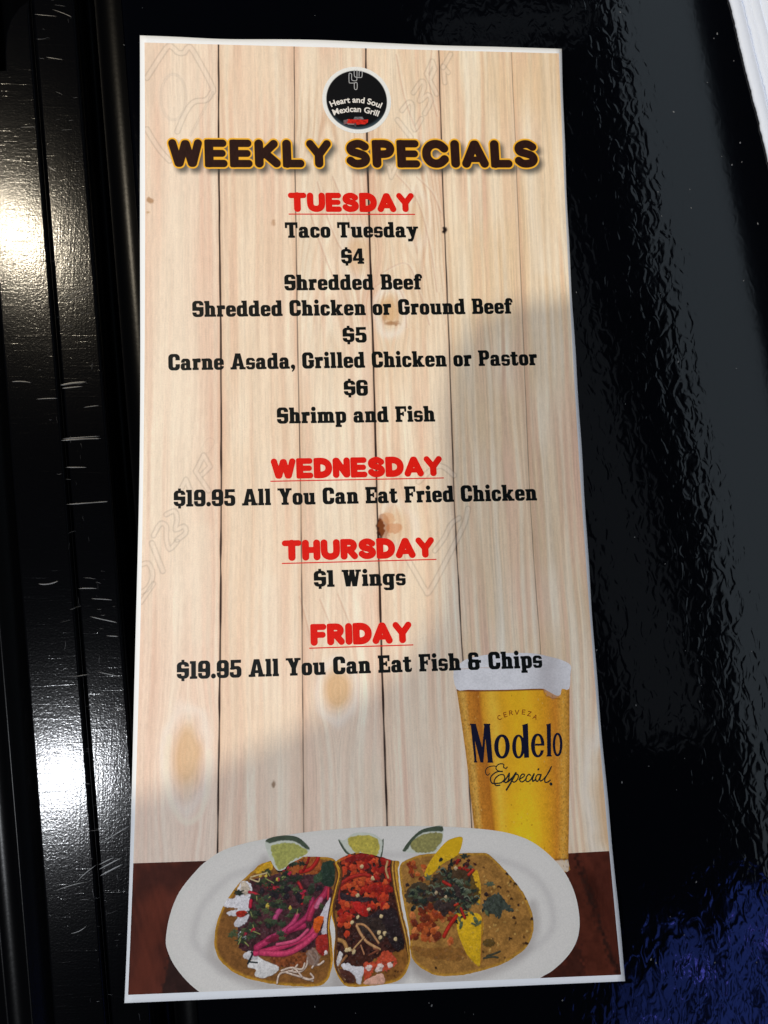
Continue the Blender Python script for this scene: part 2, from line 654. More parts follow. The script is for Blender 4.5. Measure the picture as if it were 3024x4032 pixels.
for (px_, py_, L_, an, bd, w_) in ((85, 1505, 75, -3, 3, 5), (185, 1570, 80, 3, 1, 4), (290, 1510, 100, 8, 2, 9), (285, 1525, 80, 6, 0, 5), (320, 1730, 150, 3, 1, 7), (320, 1722, 140, 4, 0, 4), (350, 1980, 170, 4, 0, 5), (360, 1600, 60, 9, 0, 3), (300, 1840, 80, 0, 0, 4),
                                  (190, 2293, 75, 8, -6, 7), (410, 2440, 110, -13, 0, 5), (450, 2505, 60, -4, 0, 4), (345, 2318, 70, 0, 2, 4), (400, 2360, 80, -4, 1, 4), (430, 2655, 90, -13, 0, 4), (470, 2790, 50, -16, 0, 6), (395, 2950, 60, -45, 0, 4), (495, 2955, 45, -60, 0, 4),
                                  (455, 3285, 130, 30, 0, 5), (435, 3400, 90, 26, 0, 6), (440, 3425, 90, 26, 0, 7), (420, 3390, 60, 25, 0, 5), (250, 55, 100, -22, 3, 4), (215, 230, 70, -8, 0, 5), (180, 60, 90, -4, 0, 4), (280, 3490, 110, 14, 3, 4), (340, 3440, 90, 40, 3, 4), (310, 3660, 60, 24, -6, 4),
                                  (300, 1150, 120, 25, 0, 4), (310, 1170, 110, 24, 0, 3), (330, 1040, 60, 50, 0, 3), (205, 665, 40, -32, 0, 7), (60, 630, 60, -5, 0, 3), (110, 500, 60, 4, 0, 3)):
    p_ = flat(px_, py_, 0.001)
    k_ = 0.0000592
    scuff(p_[0], p_[1], L_ * k_, math.radians(an), bd * k_, w_ * k_)
rs = np.random.default_rng(99)
for i_ in range(130):
    py_ = 4032 * rs.random()
    p_ = flat(40 + 0.078 * py_ + 230 * rs.random(), py_, 0.001)
    scuff(p_[0], p_[1], (0.0006 + 0.0022 * rs.random() ** 2), math.radians(rs.normal(2, 9) if i_ % 4 else rs.normal(-84, 8)), 0.0001 * rs.normal(), 0.00003 + 0.00008 * rs.random() ** 2)
a_ = np.array(Fc)
mesh_np('scuff_marks', np.array(V), [a_], M_SCUFF, trim)
# stepped skirt falling to the lower sheet
sk = [(-0.0992, -0.150, -0.0078), (-0.0978, -0.150, -0.0072), (-0.0958, -0.147, -0.0070), (-0.0953, -0.147, -0.0066), (-0.0946, -0.146, -0.0066), (-0.0942, -0.146, -0.0070), (-0.0905, -0.140, -0.0064),
      (-0.0885, -0.136, -0.0055), (-0.0880, -0.135, -0.0049), (-0.0873, -0.134, -0.0049), (-0.0869, -0.133, -0.0055), (-0.0815, -0.1244, -0.0046), (-0.0810, -0.1244, -0.012), (-0.0640, -0.116, -0.012)]
strip_mesh('skirt', sk, M_GROOVE, trim, smooth=False)
low = strip_mesh('floor', [(-0.6, -0.150, -0.008), (-0.12, -0.150, -0.008), (-0.097, -0.150, -0.008)], M_PLATE, None, -0.5, 0.6, 40)
tagobj(low, kind='structure')

# ------------------------------------------------------------------ unseen blocker, added and outlined to shade the card's lower right
ap = [(2420, 1150), (2290, 1175), (2020, 1205), (1870, 1260), (1775, 1400), (1735, 1650), (1735, 1900), (1755, 2150), (1745, 2400), (1650, 2600),
      (1440, 2760), (1180, 2900), (900, 3040), (640, 3150), (400, 3220)]
S = [Vector((*(q / 1000), 0.0)) for q in cp(ap)]
S += [Vector((-0.075, -0.25, 0)), Vector((0.25, -0.25, 0)), Vector((0.25, 0.06, 0))]
S[0] = Vector((S[1].x + 0.06, S[1].y + 0.002, 0))
hz = 0.34
top = [Vector(L1) + (s - Vector(L1)) * ((1.0 - hz) / 1.0) for s in S]
V = np.array([t[:] for t in top] + [(t.x, t.y, t.z + 0.004) for t in top])
me = bpy.data.meshes.new('shadow_blocker')
n = len(top)
me.from_pydata([tuple(v) for v in V], [], [list(range(n)), list(range(2 * n - 1, n - 1, -1))] + [[i, i + n, (i + 1) % n + n, (i + 1) % n] for i in range(n)])
me.materials.append(M_GROOVE)
fl = bpy.data.objects.new('shadow_blocker', me)
COL.objects.link(fl)
tagobj(fl, 'black blocker slab added out of view above the card to cast its shadow', 'lamp shade')

# ------------------------------------------------------------------ white sheets at the right
SHEETS = ['lowest white sheet of the stack, its edge sticking out furthest over the black plastic',
          'white sheet lying straight on the lowest one, showing as a narrow strip',
          'white sheet third from the bottom of the stack, showing as a broad strip',
          'white sheet fourth from the bottom of the stack at the right edge',
          'topmost white sheet of the stack at the upper right corner']
offs = [(2872, 0, 3024, 620), (2922, 0, 3040, 455), (2948, 0, 3052, 400), (2990, 0, 3080, 360), (3012, 0, 3100, 330)]
for si, (xa, ya, xb, yb) in enumerate(offs):
    z = PZ + 0.00035 + 0.00062 * si
    A = flat(xa, ya, z)
    B = flat(xb, yb, z)
    d = (A - B) / np.linalg.norm(A - B)
    nrm = np.array([d[1], -d[0], 0])
    o0 = B - d * (0.045 + 0.0 * si)
    nn = 420
    t = np.linspace(0, 0.26, nn)
    fray = 0.00005 * rng.standard_normal(nn) + 0.00009 * np.convolve(rng.standard_normal(nn + 8), np.ones(9) / 3, 'valid')
    us = [0.0, 0.00025, 0.0006, 0.0012, 0.0020, 0.0030, 0.0040, 0.0050, 0.0062, 0.0080, 0.012, 0.06, 0.10]
    pr_ = [-0.0002, 0.00012, 0.00032, 0.00048, 0.00052, 0.00004, -0.00022, 0.00008, 0.00040, 0.00040, 0.0003, 0.0004, 0.0005]
    rowsT, rowsB = [], []
    for q, f in zip(t, fray):
        base = o0 + d * q
        for lst, dz in ((rowsT, 0.0003), (rowsB, -0.0003)):
            lst.append([base + nrm * (u_ + (f if u_ < 0.0007 else 0)) + np.array([0, 0, dz + (h_ if dz > 0 else min(h_, 0) * .3)]) for u_, h_ in zip(us, pr_)])
    VT, VB = np.array(rowsT), np.array(rowsB)
    k = len(us)
    V = np.concatenate([VT.reshape(-1, 3), VB.reshape(-1, 3)])
    i, j = np.meshgrid(np.arange(nn - 1), np.arange(k - 1), indexing='ij')
    a = (i * k + j).ravel()
    q1 = np.stack([a, a + k, a + k + 1, a + 1], 1)
    q2 = q1[:, ::-1] + nn * k
    e = np.arange(nn - 1) * k
    q3 = np.stack([e, e + nn * k, e + k + nn * k, e + k], 1)
    e2 = np.array([0]) * k
    jj = np.arange(k - 1)
    q4 = np.stack([jj, jj + 1, jj + 1 + nn * k, jj + nn * k], 1)
    sh = mesh_np('paper_sheet', V, [q1, q2, q3, q4], M_SHEET, None, smooth=False)
    tagobj(sh, SHEETS[si], 'paper sheet', 'stacked white paper sheets')

# ------------------------------------------------------------------ the card itself
gx = np.linspace(-CW * 500, CW * 500, 60)
gy = np.linspace(-HH * 500, HH * 500, 160)
GX, GY = np.meshgrid(gx, gy)
wav = 0.30 * np.exp(-((GX + 8) / 12.0) ** 2) - 0.25 * np.exp(-((GX + 32) / 9.0) ** 2) - 0.12 * np.exp(-((GX - 22) / 9.0) ** 2)
GY2 = GY + wav * sm(60, 108, GY)
GX2 = GX + 0.12 * np.sin(GY / 17.0 + 1) * sm(40, 51.7, np.abs(GX)) + 0.06 * np.sin(GY / 4.1) * sm(45, 51.7, GX)
VT = card3d(GX2, GY2, 0.0).reshape(-1, 3)
VB = card3d(GX2, GY2, -0.28).reshape(-1, 3)
nx, ny = 60, 160
i, j = np.meshgrid(np.arange(ny - 1), np.arange(nx - 1), indexing='ij')
a = (i * nx + j).ravel()
q1 = np.stack([a, a + 1, a + nx + 1, a + nx], 1)
q2 = q1[:, ::-1] + nx * ny
rim = np.concatenate([np.arange(nx), np.arange(1, ny) * nx + nx - 1, (ny - 1) * nx + np.arange(nx - 2, -1, -1), np.arange(ny - 2, 0, -1) * nx])
r2 = np.roll(rim, -1)
q3 = np.stack([rim, rim + nx * ny, r2 + nx * ny, r2], 1)
card = mesh_np('menu_card', np.concatenate([VT, VB]), [q1, q2, q3], M_WHITE, None)
tagobj(card, 'tall white bordered printed menu card of weekly specials with wood plank background, tacos and beer', 'menu')

# ------------------------------------------------------------------ wood print on the card
PANEL = cp([(570.5, 171.5), (2199, 214), (2443, 3835), (506, 3914)])
# keep the white border's own gentle wave
k0 = PANEL[:, 0].min(), PANEL[:, 1].min(), PANEL[:, 0].max(), PANEL[:, 1].max()
cv = Canvas(k0[0] - .3, k0[1] - .3, k0[2] + .3, k0[3] + .3, 0.135)
X, Y = cv.X, cv.Y
FPANEL = sd_poly(X, Y, PANEL)

SEAMS = [[(861, 170), (862, 650), (870, 1350), (872, 2000), (865, 2750), (857, 3420)],
         [(1158, 170), (1161, 650), (1173, 1350), (1185, 2000), (1192, 2750), (1197, 3420)],
         [(1440, 170), (1447, 650), (1468, 1350), (1485, 2000), (1508, 2750), (1530, 3420)],
         [(1726, 170), (1740, 650), (1768, 1350), (1789, 2000), (1821, 2600), (1866, 3420)],
         [(2011, 170), (2032, 650), (2060, 1350), (2087, 2000), (2127, 2560), (2180, 3420)]]
SX = []
for s in SEAMS:
    q = cp(s)
    o = np.argsort(q[:, 1])
    SX.append(np.interp(Y[:, 0], q[o, 1], q[o, 0])[:, None] + 0.10 * noise(Y[:, :1], Y[:, :1] * 0, 6.0, 1, 40 + len(SX)))
plank = np.zeros(X.shape, int)
for s in SX:
    plank += X > s
BASE = np.array([lin(240, 214, 191), lin(239, 212, 184), lin(240, 217, 190), lin(239, 212, 181), lin(235, 207, 171), lin(233, 204, 167)])
WHT = lin(248, 236, 214)
PNK = lin(226, 186, 162)
TAN = lin(222, 178, 126)
c = BASE[plank]

KN = [  # knots: photo centre, radii (photo px), strength
    (735, 2985, 70, 150, 0.9), (1328, 2715, 62, 95, 1.0), (1535, 1225, 48, 78, 1.0), (1415, 1005, 55, 90, 0.55), (1560, 2075, 60, 75, 0.5),
    (2385, 3170, 62, 200, 0.75), (1640, 860, 40, 90, 0.35)]
XW = X.copy()
kn_mask = np.zeros(X.shape)
kn_ring = np.zeros(X.shape)
kn_glow = np.zeros(X.shape)
for (kx, ky, rx, ry, st) in KN:
    q = cp([(kx, ky)])[0]
    kk = kpx(ky)
    r = np.hypot((X - q[0]) / (rx * kk), (Y - q[1]) / (ry * kk)) + 0.25 * noise(X, Y, 2.5, 3.5, int(kx))
    XW = XW + np.sign(X - q[0]) * -1.0 * rx * kk * 0.8 * np.exp(-(r / 1.7) ** 2)
    same = plank == plank[np.clip(int((q[1] - cv.y0) / cv.dx), 0, cv.ny - 1), np.clip(int((q[0] - cv.x0) / cv.dx), 0, cv.nx - 1)]
    kn_mask = np.maximum(kn_mask, st * (1 - sm(0.45, 1.1, r)) * same)
    kn_glow = np.maximum(kn_glow, st * np.exp(-((r - 1.28) / 0.22) ** 2) * same)
    kn_ring = np.maximum(kn_ring, st * (0.5 + 0.5 * np.sin(r * 26)) * (r < 1.1) * same)
poff = plank * 37.3
warp = XW + 0.9 * noise(XW, Y + poff * 3, 5.0, 26.0, 11) + 0.25 * noise(XW, Y + poff, 1.4, 9.0, 12)
g1 = noise(warp + poff, Y, 0.34, 16.0, 21)
g2 = noise(warp + poff, Y, 0.95, 40.0, 22)
g3 = noise(warp + poff, Y, 3.6, 60.0, 23)
g4 = noise(X, Y, 7.0, 14.0, 24)
fine = noise(X, Y, 0.22, 1.6, 25)
amp = np.array([0.75, 0.8, 1.0, 1.0, 1.35, 1.3])[plank]
mixw = np.clip(0.20 + 0.45 * g3 + 0.6 * g2 * amp + 0.35 * g4, 0, 1)[..., None]
c = c * (1 - mixw) + WHT * mixw
mixp = np.clip(0.06 - 0.55 * g3 + 0.45 * g4 - 0.65 * g2 * amp, 0, 1)[..., None]
c = c * (1 - mixp) + PNK * mixp
c = c * (1 + 0.17 * g1 * amp + 0.10 * fine + 0.05 * g4)[..., None]
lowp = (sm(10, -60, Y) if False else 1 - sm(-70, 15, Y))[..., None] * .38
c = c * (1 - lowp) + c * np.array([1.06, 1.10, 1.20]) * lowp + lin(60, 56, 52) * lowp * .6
# cathedral figure in the two middle planks
u = warp - SX[1] * (plank == 2) - SX[2] * (plank == 3)
cat = np.sin(2 * np.pi * ((u - 8.5) ** 2 / 16.0 + Y / 14.0 + 0.8 * noise(X, Y, 4, 12, 31)))
catm = ((plank == 2) | (plank == 3)) * sm(20, 48, Y) * (1 - sm(86, 104, Y)) * (0.3 + 0.9 * np.clip(noise(X, Y, 9, 18, 33) + .5, 0, 1))
c = c * (1 - np.array([0.13, 0.21, 0.27]) * ((np.clip(cat, 0.1, 1) - 0.1) * catm)[..., None])
c = c * (1 - kn_mask[..., None] * 0.75) + TAN * kn_mask[..., None] * 0.75
c = c * (1 - 0.045 * kn_ring)[..., None]
c = c * (1 - 0.45 * kn_glow[..., None]) + lin(246, 238, 228) * 0.45 * kn_glow[..., None]
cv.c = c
# pale sap streaks
for P, wd, al in (([(2090, 620), (2110, 900), (2130, 1060)], 26, .35), ([(690, 800), (700, 1300), (690, 1700)], 30, .22), ([(1440, 1300), (1450, 1800), (1470, 2300)], 22, .30),
                  ([(1060, 2300), (1070, 2800), (1080, 3200)], 35, .25), ([(800, 2100), (790, 2500)], 40, .22), ([(2200, 2900), (2215, 3300)], 34, .45), ([(1600, 2300), (1640, 3000)], 40, .16)):
    cv.line(curve(cp(P)), wd * 0.058, WHT, 1.6, al)
# pale sap ring and pink flame figure
cv.line(curve(cp([(668, 2900), (655, 3020), (670, 3140), (715, 3225), (760, 3232), (800, 3180), (822, 3080), (822, 2960)])), 10 * .056, WHT, 0.5, .6)
for P in ([(1200, 760), (1240, 900), (1290, 1040), (1330, 1130)], [(1250, 720), (1290, 860), (1330, 960), (1370, 1020)], [(1310, 700), (1350, 800), (1380, 900)], [(1640, 700), (1700, 760), (1735, 840)], [(1560, 690), (1640, 790), (1690, 960), (1720, 1150)], [(1500, 1080), (1600, 1040), (1650, 1150), (1690, 1280)],
          [(1480, 1130), (1540, 1100), (1590, 1180), (1600, 1290)], [(1180, 2350), (1215, 2480), (1230, 2560)], [(1260, 2360), (1300, 2460), (1330, 2540)], [(1330, 2340), (1370, 2440), (1400, 2520)], [(1700, 200), (1690, 330), (1720, 460)], [(1560, 220), (1590, 380), (1640, 520)]):
    cv.line(curve(cp(P)), 3.2 * .06, lin(204, 158, 134), .16, .42)
    cv.line(curve(cp(P)) + np.array([.4, 0]), 3.5 * .06, WHT, .25, .35)
# seams
for s, (wd, al) in zip(SX, ((0.27, 1.0), (0.16, 0.85), (0.30, 1.0), (0.20, 0.95), (0.10, 0.75))):
    d = np.abs(X - s)
    wv = wd * (0.75 + 0.5 * noise(Y, Y * 0, 5.0, 1, 61))
    warm = (np.exp(-((X - s - 0.35) / 0.45) ** 2) + np.exp(-((X - s + 0.4) / 0.4) ** 2))[..., None] * 0.22
    cv.c = cv.c * (1 - warm) + lin(214, 160, 124) * warm
    a = (np.clip((wv - d) / 0.12 + 0.5, 0, 1) * al)[..., None]
    cv.c = cv.c * (1 - a) + lin(54, 38, 34) * a
# burnt dark spots and pin knots
for (px_, py_, rx, ry, col, al) in ((1498, 2080, 16, 40, (58, 24, 16), 1), (1512, 2072, 24, 52, (150, 82, 40), .6), (1552, 2080, 34, 22, (206, 128, 74), .55), (1530, 2040, 26, 24, (222, 160, 110), .5),
                                    (1749, 908, 9, 14, (34, 24, 22), 1), (593, 792, 11, 12, (176, 132, 92), .8), (585, 838, 5, 6, (190, 150, 100), .8), (1078, 3085, 6, 11, (150, 122, 96), .9), (1078, 882, 7, 14, (196, 156, 122), .8),
                                    (1545, 1275, 34, 8, (158, 104, 60), .7), (1515, 1255, 8, 18, (180, 126, 80), .6)):
    k_ = kpx(py_)
    t = np.linspace(0, 2 * np.pi, 20)[:-1]
    q = cp([(px_, py_)])[0]
    cv.poly(np.stack([q[0] + rx * k_ * np.cos(t), q[1] + ry * k_ * np.sin(t)], 1), lin(*col), 0.25, al, rough=0.25, seed=int(px_))


# faint embossed stock-photo marks in the planks
def emboss(pts, wd, cl=False, light=0.20, dark=0.22):
    P = cp(pts)
    k_ = kpx(np.mean([p[1] for p in pts]))
    w = cv.win(P, 2.0)
    d = sd_line(cv.X[w], cv.Y[w], P, wd * k_)
    body = (1 - sm(-0.1, 0.1, d)) * light
    rim_ = np.exp(-((d - 0.06) / 0.17) ** 2) * dark
    cc_ = cv.c[w]
    cc_ = cc_ * (1 - body[..., None]) + lin(238, 224, 208) * body[..., None] * 1.0
    cv.c[w] = cc_ * (1 - rim_)[..., None]


def e1(pts): return [(x / 1.659, y / 1.659) for x, y in pts]
def e2(pts): return [(1500 + x / 4.0225, 170 + y / 4.0225) for x, y in pts]
def e3(pts): return [(1350 + x / 1.508, 2000 + y / 1.508) for x, y in pts]
def e4(pts): return [(500 + x / 1.508, 2000 + y / 1.508) for x, y in pts]
def e5(pts): return [(550 + x / 1.58, 1300 + y / 1.58) for x, y in pts]


emboss(curve(e1([(962, 515), (1090, 320), (1130, 318), (1165, 350), (1205, 350), (1225, 322), (1260, 335), (1385, 565), (1380, 620), (1345, 660), (1270, 672), (1215, 740), (1160, 865)])), 9)
emboss(curve(e1([(962, 850), (1000, 915), (1050, 990), (1110, 1055)])), 9)
t = np.linspace(0, 2 * np.pi, 25)
emboss(e1([(1135 + 82 * math.cos(q), 640 + 150 * math.sin(q)) for q in t]), 2, dark=0.13)
emboss(curve(e1([(1392, 610), (1330, 730), (1245, 890)])), 2, dark=0.13)
emboss(e1([(1135 + 60 * math.cos(q), 640 + 130 * math.sin(q)) for q in t]), 26, light=0.12, dark=0.0)
# digits and letters of the mark, upper right
emboss(curve(e2([(330, 1080), (440, 950), (500, 1010), (490, 1200), (530, 1385), (640, 1210)]), n=3), 8)
emboss(e2([(260, 1230), (470, 1500)]), 9)
emboss(curve(e2([(510, 800), (640, 620), (690, 700), (610, 930), (740, 830), (790, 930), (690, 1130)]), n=3), 8)
emboss(e2([(880, 820), (720, 500), (810, 300), (850, 420), (790, 560)]), 8)
emboss(e2([(1010, 640), (980, 380), (1060, 480)]), 8)
emboss(e2([(980, 400), (1100, 190)]), 8)
emboss(e2([(120, 1980), (160, 2140), (270, 1900)]), 7)
# lower left
emboss(e4([(150, 210), (215, 375)]), 9)
emboss(curve(e4([(160, 165), (200, 95), (235, 110), (235, 180), (255, 245), (300, 200)]), n=3), 8)
emboss(curve(e4([(235, 40), (285, 20), (300, 70), (290, 130), (340, 110), (350, 150), (300, 190)]), n=3), 8)
emboss(curve(e4([(82, 340), (130, 330), (155, 400), (130, 470), (90, 500)]), n=3), 8)
emboss(e4([(86, 560), (160, 450)]), 7)
emboss(e5([(430, 1000), (350, 880), (400, 780), (440, 850), (390, 900)]), 8)
emboss(e5([(350, 1080), (290, 930), (260, 990)]), 8)
emboss(e5([(415, 740), (440, 700)]), 16, light=0.0, dark=0.08)
# lower right logo
emboss(curve(e3([(742, 5), (722, 90), (655, 230), (520, 485), (490, 487), (440, 400), (388, 310), (382, 280)]), n=4), 9)
emboss(curve(e3([(690, 60), (640, 100), (600, 180), (545, 255)]), n=4), 8)
emboss(curve([(1350 + x / 1.58, 1300 + y / 1.58) for x, y in [(470, 945), (560, 862), (620, 850), (690, 905)]], n=4), 9)


# ---------------- lettering: rounded heavy capitals and a bold condensed slab face
def box(x, y, x0, y0, x1, y1):
    return np.maximum(np.maximum(x0 - x, x - x1), np.maximum(y0 - y, y - y1))


def rb(x, y, x0, y0, x1, y1, r):
    r = min(r, (x1 - x0) / 2, (y1 - y0) / 2)
    qx = np.abs(x - (x0 + x1) / 2) - (x1 - x0) / 2 + r
    qy = np.abs(y - (y0 + y1) / 2) - (y1 - y0) / 2 + r
    return np.minimum(np.maximum(qx, qy), 0) + np.hypot(np.maximum(qx, 0), np.maximum(qy, 0)) - r


def U(*a):
    return np.minimum.reduce(a)


def sub(a, *bs):
    for b_ in bs:
        a = np.maximum(a, -b_)
    return a


def slab(ch):
    """(width, function) of one glyph, cap height 1"""
    B = lambda *q: (lambda x, y: box(x, y, *q))
    def g_a(x, y):
        topp = sub(rb(x, y, .03, .05, .59, .71, .2), rb(x, y, .24, -.2, .34, .55, .05), box(x, y, -1, -1, .30, .465), box(x, y, -1, -1, 1, 0.0))
        bowl = sub(rb(x, y, 0, -.01, .5, .43, .17), rb(x, y, .245, .12, .345, .31, .05))
        return U(topp, box(x, y, .34, 0, .59, .5), box(x, y, .4, 0, .67, .13), bowl)
    def g_c(x, y): return sub(rb(x, y, 0, -.01, .60, .71, .23), rb(x, y, .25, .15, .38, .55, .06), box(x, y, .34, .27, 1, .45))
    def g_o(x, y): return sub(rb(x, y, 0, -.01, .62, .71, .23), rb(x, y, .25, .15, .37, .55, .06))
    def g_u(x, y):
        return U(sub(rb(x, y, .06, -.01, .6, 1.2, .18), rb(x, y, .31, .15, .43, 2, .05), box(x, y, -1, .70, 2, 3)), box(x, y, 0, .57, .31, .70), box(x, y, .43, 0, .68, .70), box(x, y, .37, .57, .6, .70), box(x, y, .43, 0, .74, .13))
    def g_e(x, y):
        return sub(rb(x, y, 0, -.01, .62, .71, .23), rb(x, y, .25, .42, .37, .56, .05), rb(x, y, .25, .15, .39, .30, .04), box(x, y, .34, .215, 1, .30))
    def g_s(x, y):
        return sub(rb(x, y, 0, -.01, .56, .71, .19), rb(x, y, .20, .42, .38, .57, .05), box(x, y, .30, .425, 1, .51), rb(x, y, .18, .13, .36, .275, .05), box(x, y, -1, .19, .26, .27))
    def g_d(x, y):
        return U(sub(rb(x, y, 0, -.01, .6, .71, .22), rb(x, y, .25, .15, .38, .55, .06)), box(x, y, .38, 0, .64, 1), box(x, y, .31, .87, .5, 1), box(x, y, .4, 0, .70, .13))
    def g_y(x, y):
        return U(sd_poly(x, y, [(.04, .7), (.32, .7), (.50, .16), (.42, -.1), (.30, -.05)]), sd_poly(x, y, [(.46, .7), (.68, .7), (.42, -.12), (.32, -.27), (.06, -.27), (.06, -.10), (.24, -.10), (.30, .02)]),
                 box(x, y, -.02, .58, .36, .70), box(x, y, .42, .58, .74, .70))
    def g_h(x, y, top=1.0):
        ar = sub(rb(x, y, .1, -.6, .66, .71, .2), rb(x, y, .31, -.9, .40, .55, .05), box(x, y, -1, -2, 2, 0))
        return U(box(x, y, .05, 0, .31, top), box(x, y, 0, top - .13, .2, top), box(x, y, 0, 0, .35, .13), ar, box(x, y, .37, 0, .72, .13))
    def g_n(x, y): return g_h(x, y, .70)
    def g_m(x, y):
        ar = sub(rb(x, y, .46, -.6, 1.01, .71, .2), rb(x, y, .66, -.9, .75, .55, .05), box(x, y, -1, -2, 2, 0))
        return U(g_n(x, y), ar, box(x, y, .72, 0, 1.07, .13))
    def g_r(x, y):
        return U(box(x, y, .05, 0, .31, .7), box(x, y, 0, .57, .2, .7), box(x, y, 0, 0, .38, .13), rb(x, y, .24, .47, .52, .715, .06))
    def g_f(x, y):
        hk = sub(rb(x, y, .06, .2, .54, 1.01, .2), rb(x, y, .32, -.2, .40, .85, .04), box(x, y, .31, -1, 1, .73))
        return U(box(x, y, .06, 0, .32, .8), box(x, y, 0, 0, .40, .13), box(x, y, -.02, .57, .46, .70), np.maximum(hk, box(x, y, 0, .5, 1, 2)))
    def g_i(x, y): return U(box(x, y, .05, 0, .31, .7), box(x, y, 0, .57, .2, .7), box(x, y, 0, 0, .36, .13), np.hypot(x - .18, y - .90) - .135)
    def g_l(x, y): return U(box(x, y, .05, 0, .31, 1), box(x, y, 0, .87, .2, 1), box(x, y, 0, 0, .36, .13))
    def g_k(x, y):
        return U(g_l(x, y), sd_poly(x, y, [(.30, .36), (.45, .70), (.72, .70), (.52, .38), (.76, 0), (.45, 0), (.30, .27)]), box(x, y, .41, .58, .74, .70), box(x, y, .40, 0, .79, .12))
    def g_t(x, y):
        return U(sub(rb(x, y, .08, -.01, .50, .9, .15), rb(x, y, .34, .15, .42, 2, .03), box(x, y, .34, .22, 2, 2), box(x, y, -1, .88, 2, 2)), box(x, y, .08, .3, .34, .88), box(x, y, -.02, .57, .47, .70))
    def g_p(x, y):
        return U(box(x, y, .05, -.27, .31, .7), box(x, y, 0, .57, .2, .7), box(x, y, 0, -.27, .38, -.14), sub(rb(x, y, .08, -.01, .68, .71, .22), rb(x, y, .31, .15, .43, .55, .06)))
    def g_g(x, y):
        return U(sub(rb(x, y, 0, .03, .6, .71, .22), rb(x, y, .25, .19, .38, .55, .06)), box(x, y, .38, -.08, .64, .70), box(x, y, .5, .57, .71, .70),
                 sub(rb(x, y, .04, -.28, .64, .2, .17), rb(x, y, .2, -.13, .38, .02, .04), box(x, y, -1, -.12, .37, .5), box(x, y, -1, .0, .37, 1)))
    def g_T(x, y): return U(box(x, y, 0, .83, .80, 1), box(x, y, 0, .63, .13, 1), box(x, y, .67, .63, .80, 1), box(x, y, .27, 0, .53, 1), box(x, y, .19, 0, .61, .13))
    def g_S(x, y):
        return sub(rb(x, y, 0, -.01, .70, 1.01, .24), rb(x, y, .25, .615, .45, .845, .07), box(x, y, .35, .615, 1, .725), rb(x, y, .25, .155, .45, .385, .07), box(x, y, -1, .275, .33, .385))
    def g_B(x, y):
        return U(box(x, y, 0, .87, .3, 1), box(x, y, 0, 0, .3, .13), sub(U(box(x, y, .06, 0, .4, 1), rb(x, y, .1, .46, .70, 1, .2), rb(x, y, .1, 0, .74, .56, .2)), rb(x, y, .32, .60, .46, .85, .05), rb(x, y, .32, .15, .49, .44, .05)))
    def g_C(x, y): return sub(rb(x, y, 0, -.01, .72, 1.01, .25), rb(x, y, .27, .17, .46, .83, .09), box(x, y, .40, .37, 1, .62))
    def g_G(x, y): return U(g_C(x, y), np.maximum(box(x, y, .47, .12, .74, .52), -1), box(x, y, .40, .40, .76, .53))
    def g_A(x, y):
        return U(sub(sd_poly(x, y, [(.04, 0), (.29, 1), (.61, 1), (.86, 0)]), sd_poly(x, y, [(.375, .37), (.45, .76), (.525, .37)]), sd_poly(x, y, [(.32, -.01), (.35, .21), (.55, .21), (.58, -.01)])),
                 box(x, y, -.03, 0, .36, .13), box(x, y, .54, 0, .93, .13))
    def g_P(x, y): return U(box(x, y, 0, .87, .3, 1), box(x, y, 0, 0, .40, .13), box(x, y, .06, 0, .32, 1), sub(rb(x, y, .1, .40, .72, 1, .22), rb(x, y, .32, .56, .47, .84, .05)))
    def g_F(x, y): return U(box(x, y, .06, 0, .32, 1), box(x, y, 0, .84, .70, 1), box(x, y, .58, .66, .70, 1), box(x, y, .2, .44, .52, .58), box(x, y, .45, .37, .54, .65), box(x, y, 0, 0, .42, .13))
    def g_E(x, y): return U(g_F(x, y), box(x, y, 0, 0, .72, .16), box(x, y, .60, 0, .72, .34))
    def g_Y(x, y):
        return U(sd_poly(x, y, [(.04, 1), (.34, 1), (.56, .44), (.54, .3), (.30, .3), (.30, .44)]), sd_poly(x, y, [(.54, 1), (.78, 1), (.56, .42), (.36, .42)]), box(x, y, .30, 0, .56, .46),
                 box(x, y, -.03, .88, .38, 1), box(x, y, .48, .88, .85, 1), box(x, y, .21, 0, .65, .13))
    def g_W(x, y):
        st = [((.05, 1), (.32, 1), (.46, 0), (.20, 0)), ((.28, 0), (.46, 0), (.62, 1), (.46, 1)), ((.44, 1), (.68, 1), (.84, 0), (.58, 0)), ((.66, 0), (.84, 0), (1.02, 1), (.86, 1))]
        return U(*[sd_poly(x, y, q) for q in st], box(x, y, -.02, .88, .38, 1), box(x, y, .42, .88, .72, 1), box(x, y, .78, .88, 1.10, 1))
    def g_1(x, y): return U(box(x, y, .08, 0, .34, 1), box(x, y, 0, .86, .2, 1), box(x, y, 0, 0, .42, .13))
    def g_9(x, y): return sub(rb(x, y, 0, -.01, .70, 1.01, .24), rb(x, y, .26, .55, .44, .84, .07), rb(x, y, .22, .16, .44, .37, .06), box(x, y, -1, .31, .34, .37))
    def g_6(x, y): return g_9(.70 - x, 1.0 - y)
    def g_5(x, y):
        bw = sub(rb(x, y, 0, -.01, .68, .64, .22), rb(x, y, .22, .16, .42, .47, .06), box(x, y, -1, .30, .30, .47))
        return U(box(x, y, .06, .83, .66, 1), box(x, y, .06, .45, .27, 1), bw)
    def g_4(x, y):
        return U(sub(sd_poly(x, y, [(0, .2), (0, .36), (.36, 1), (.63, 1), (.63, .2)]), sd_poly(x, y, [(.19, .36), (.38, .74), (.38, .36)])), box(x, y, .38, 0, .63, 1), box(x, y, 0, .2, .73, .36), box(x, y, .30, 0, .72, .13))
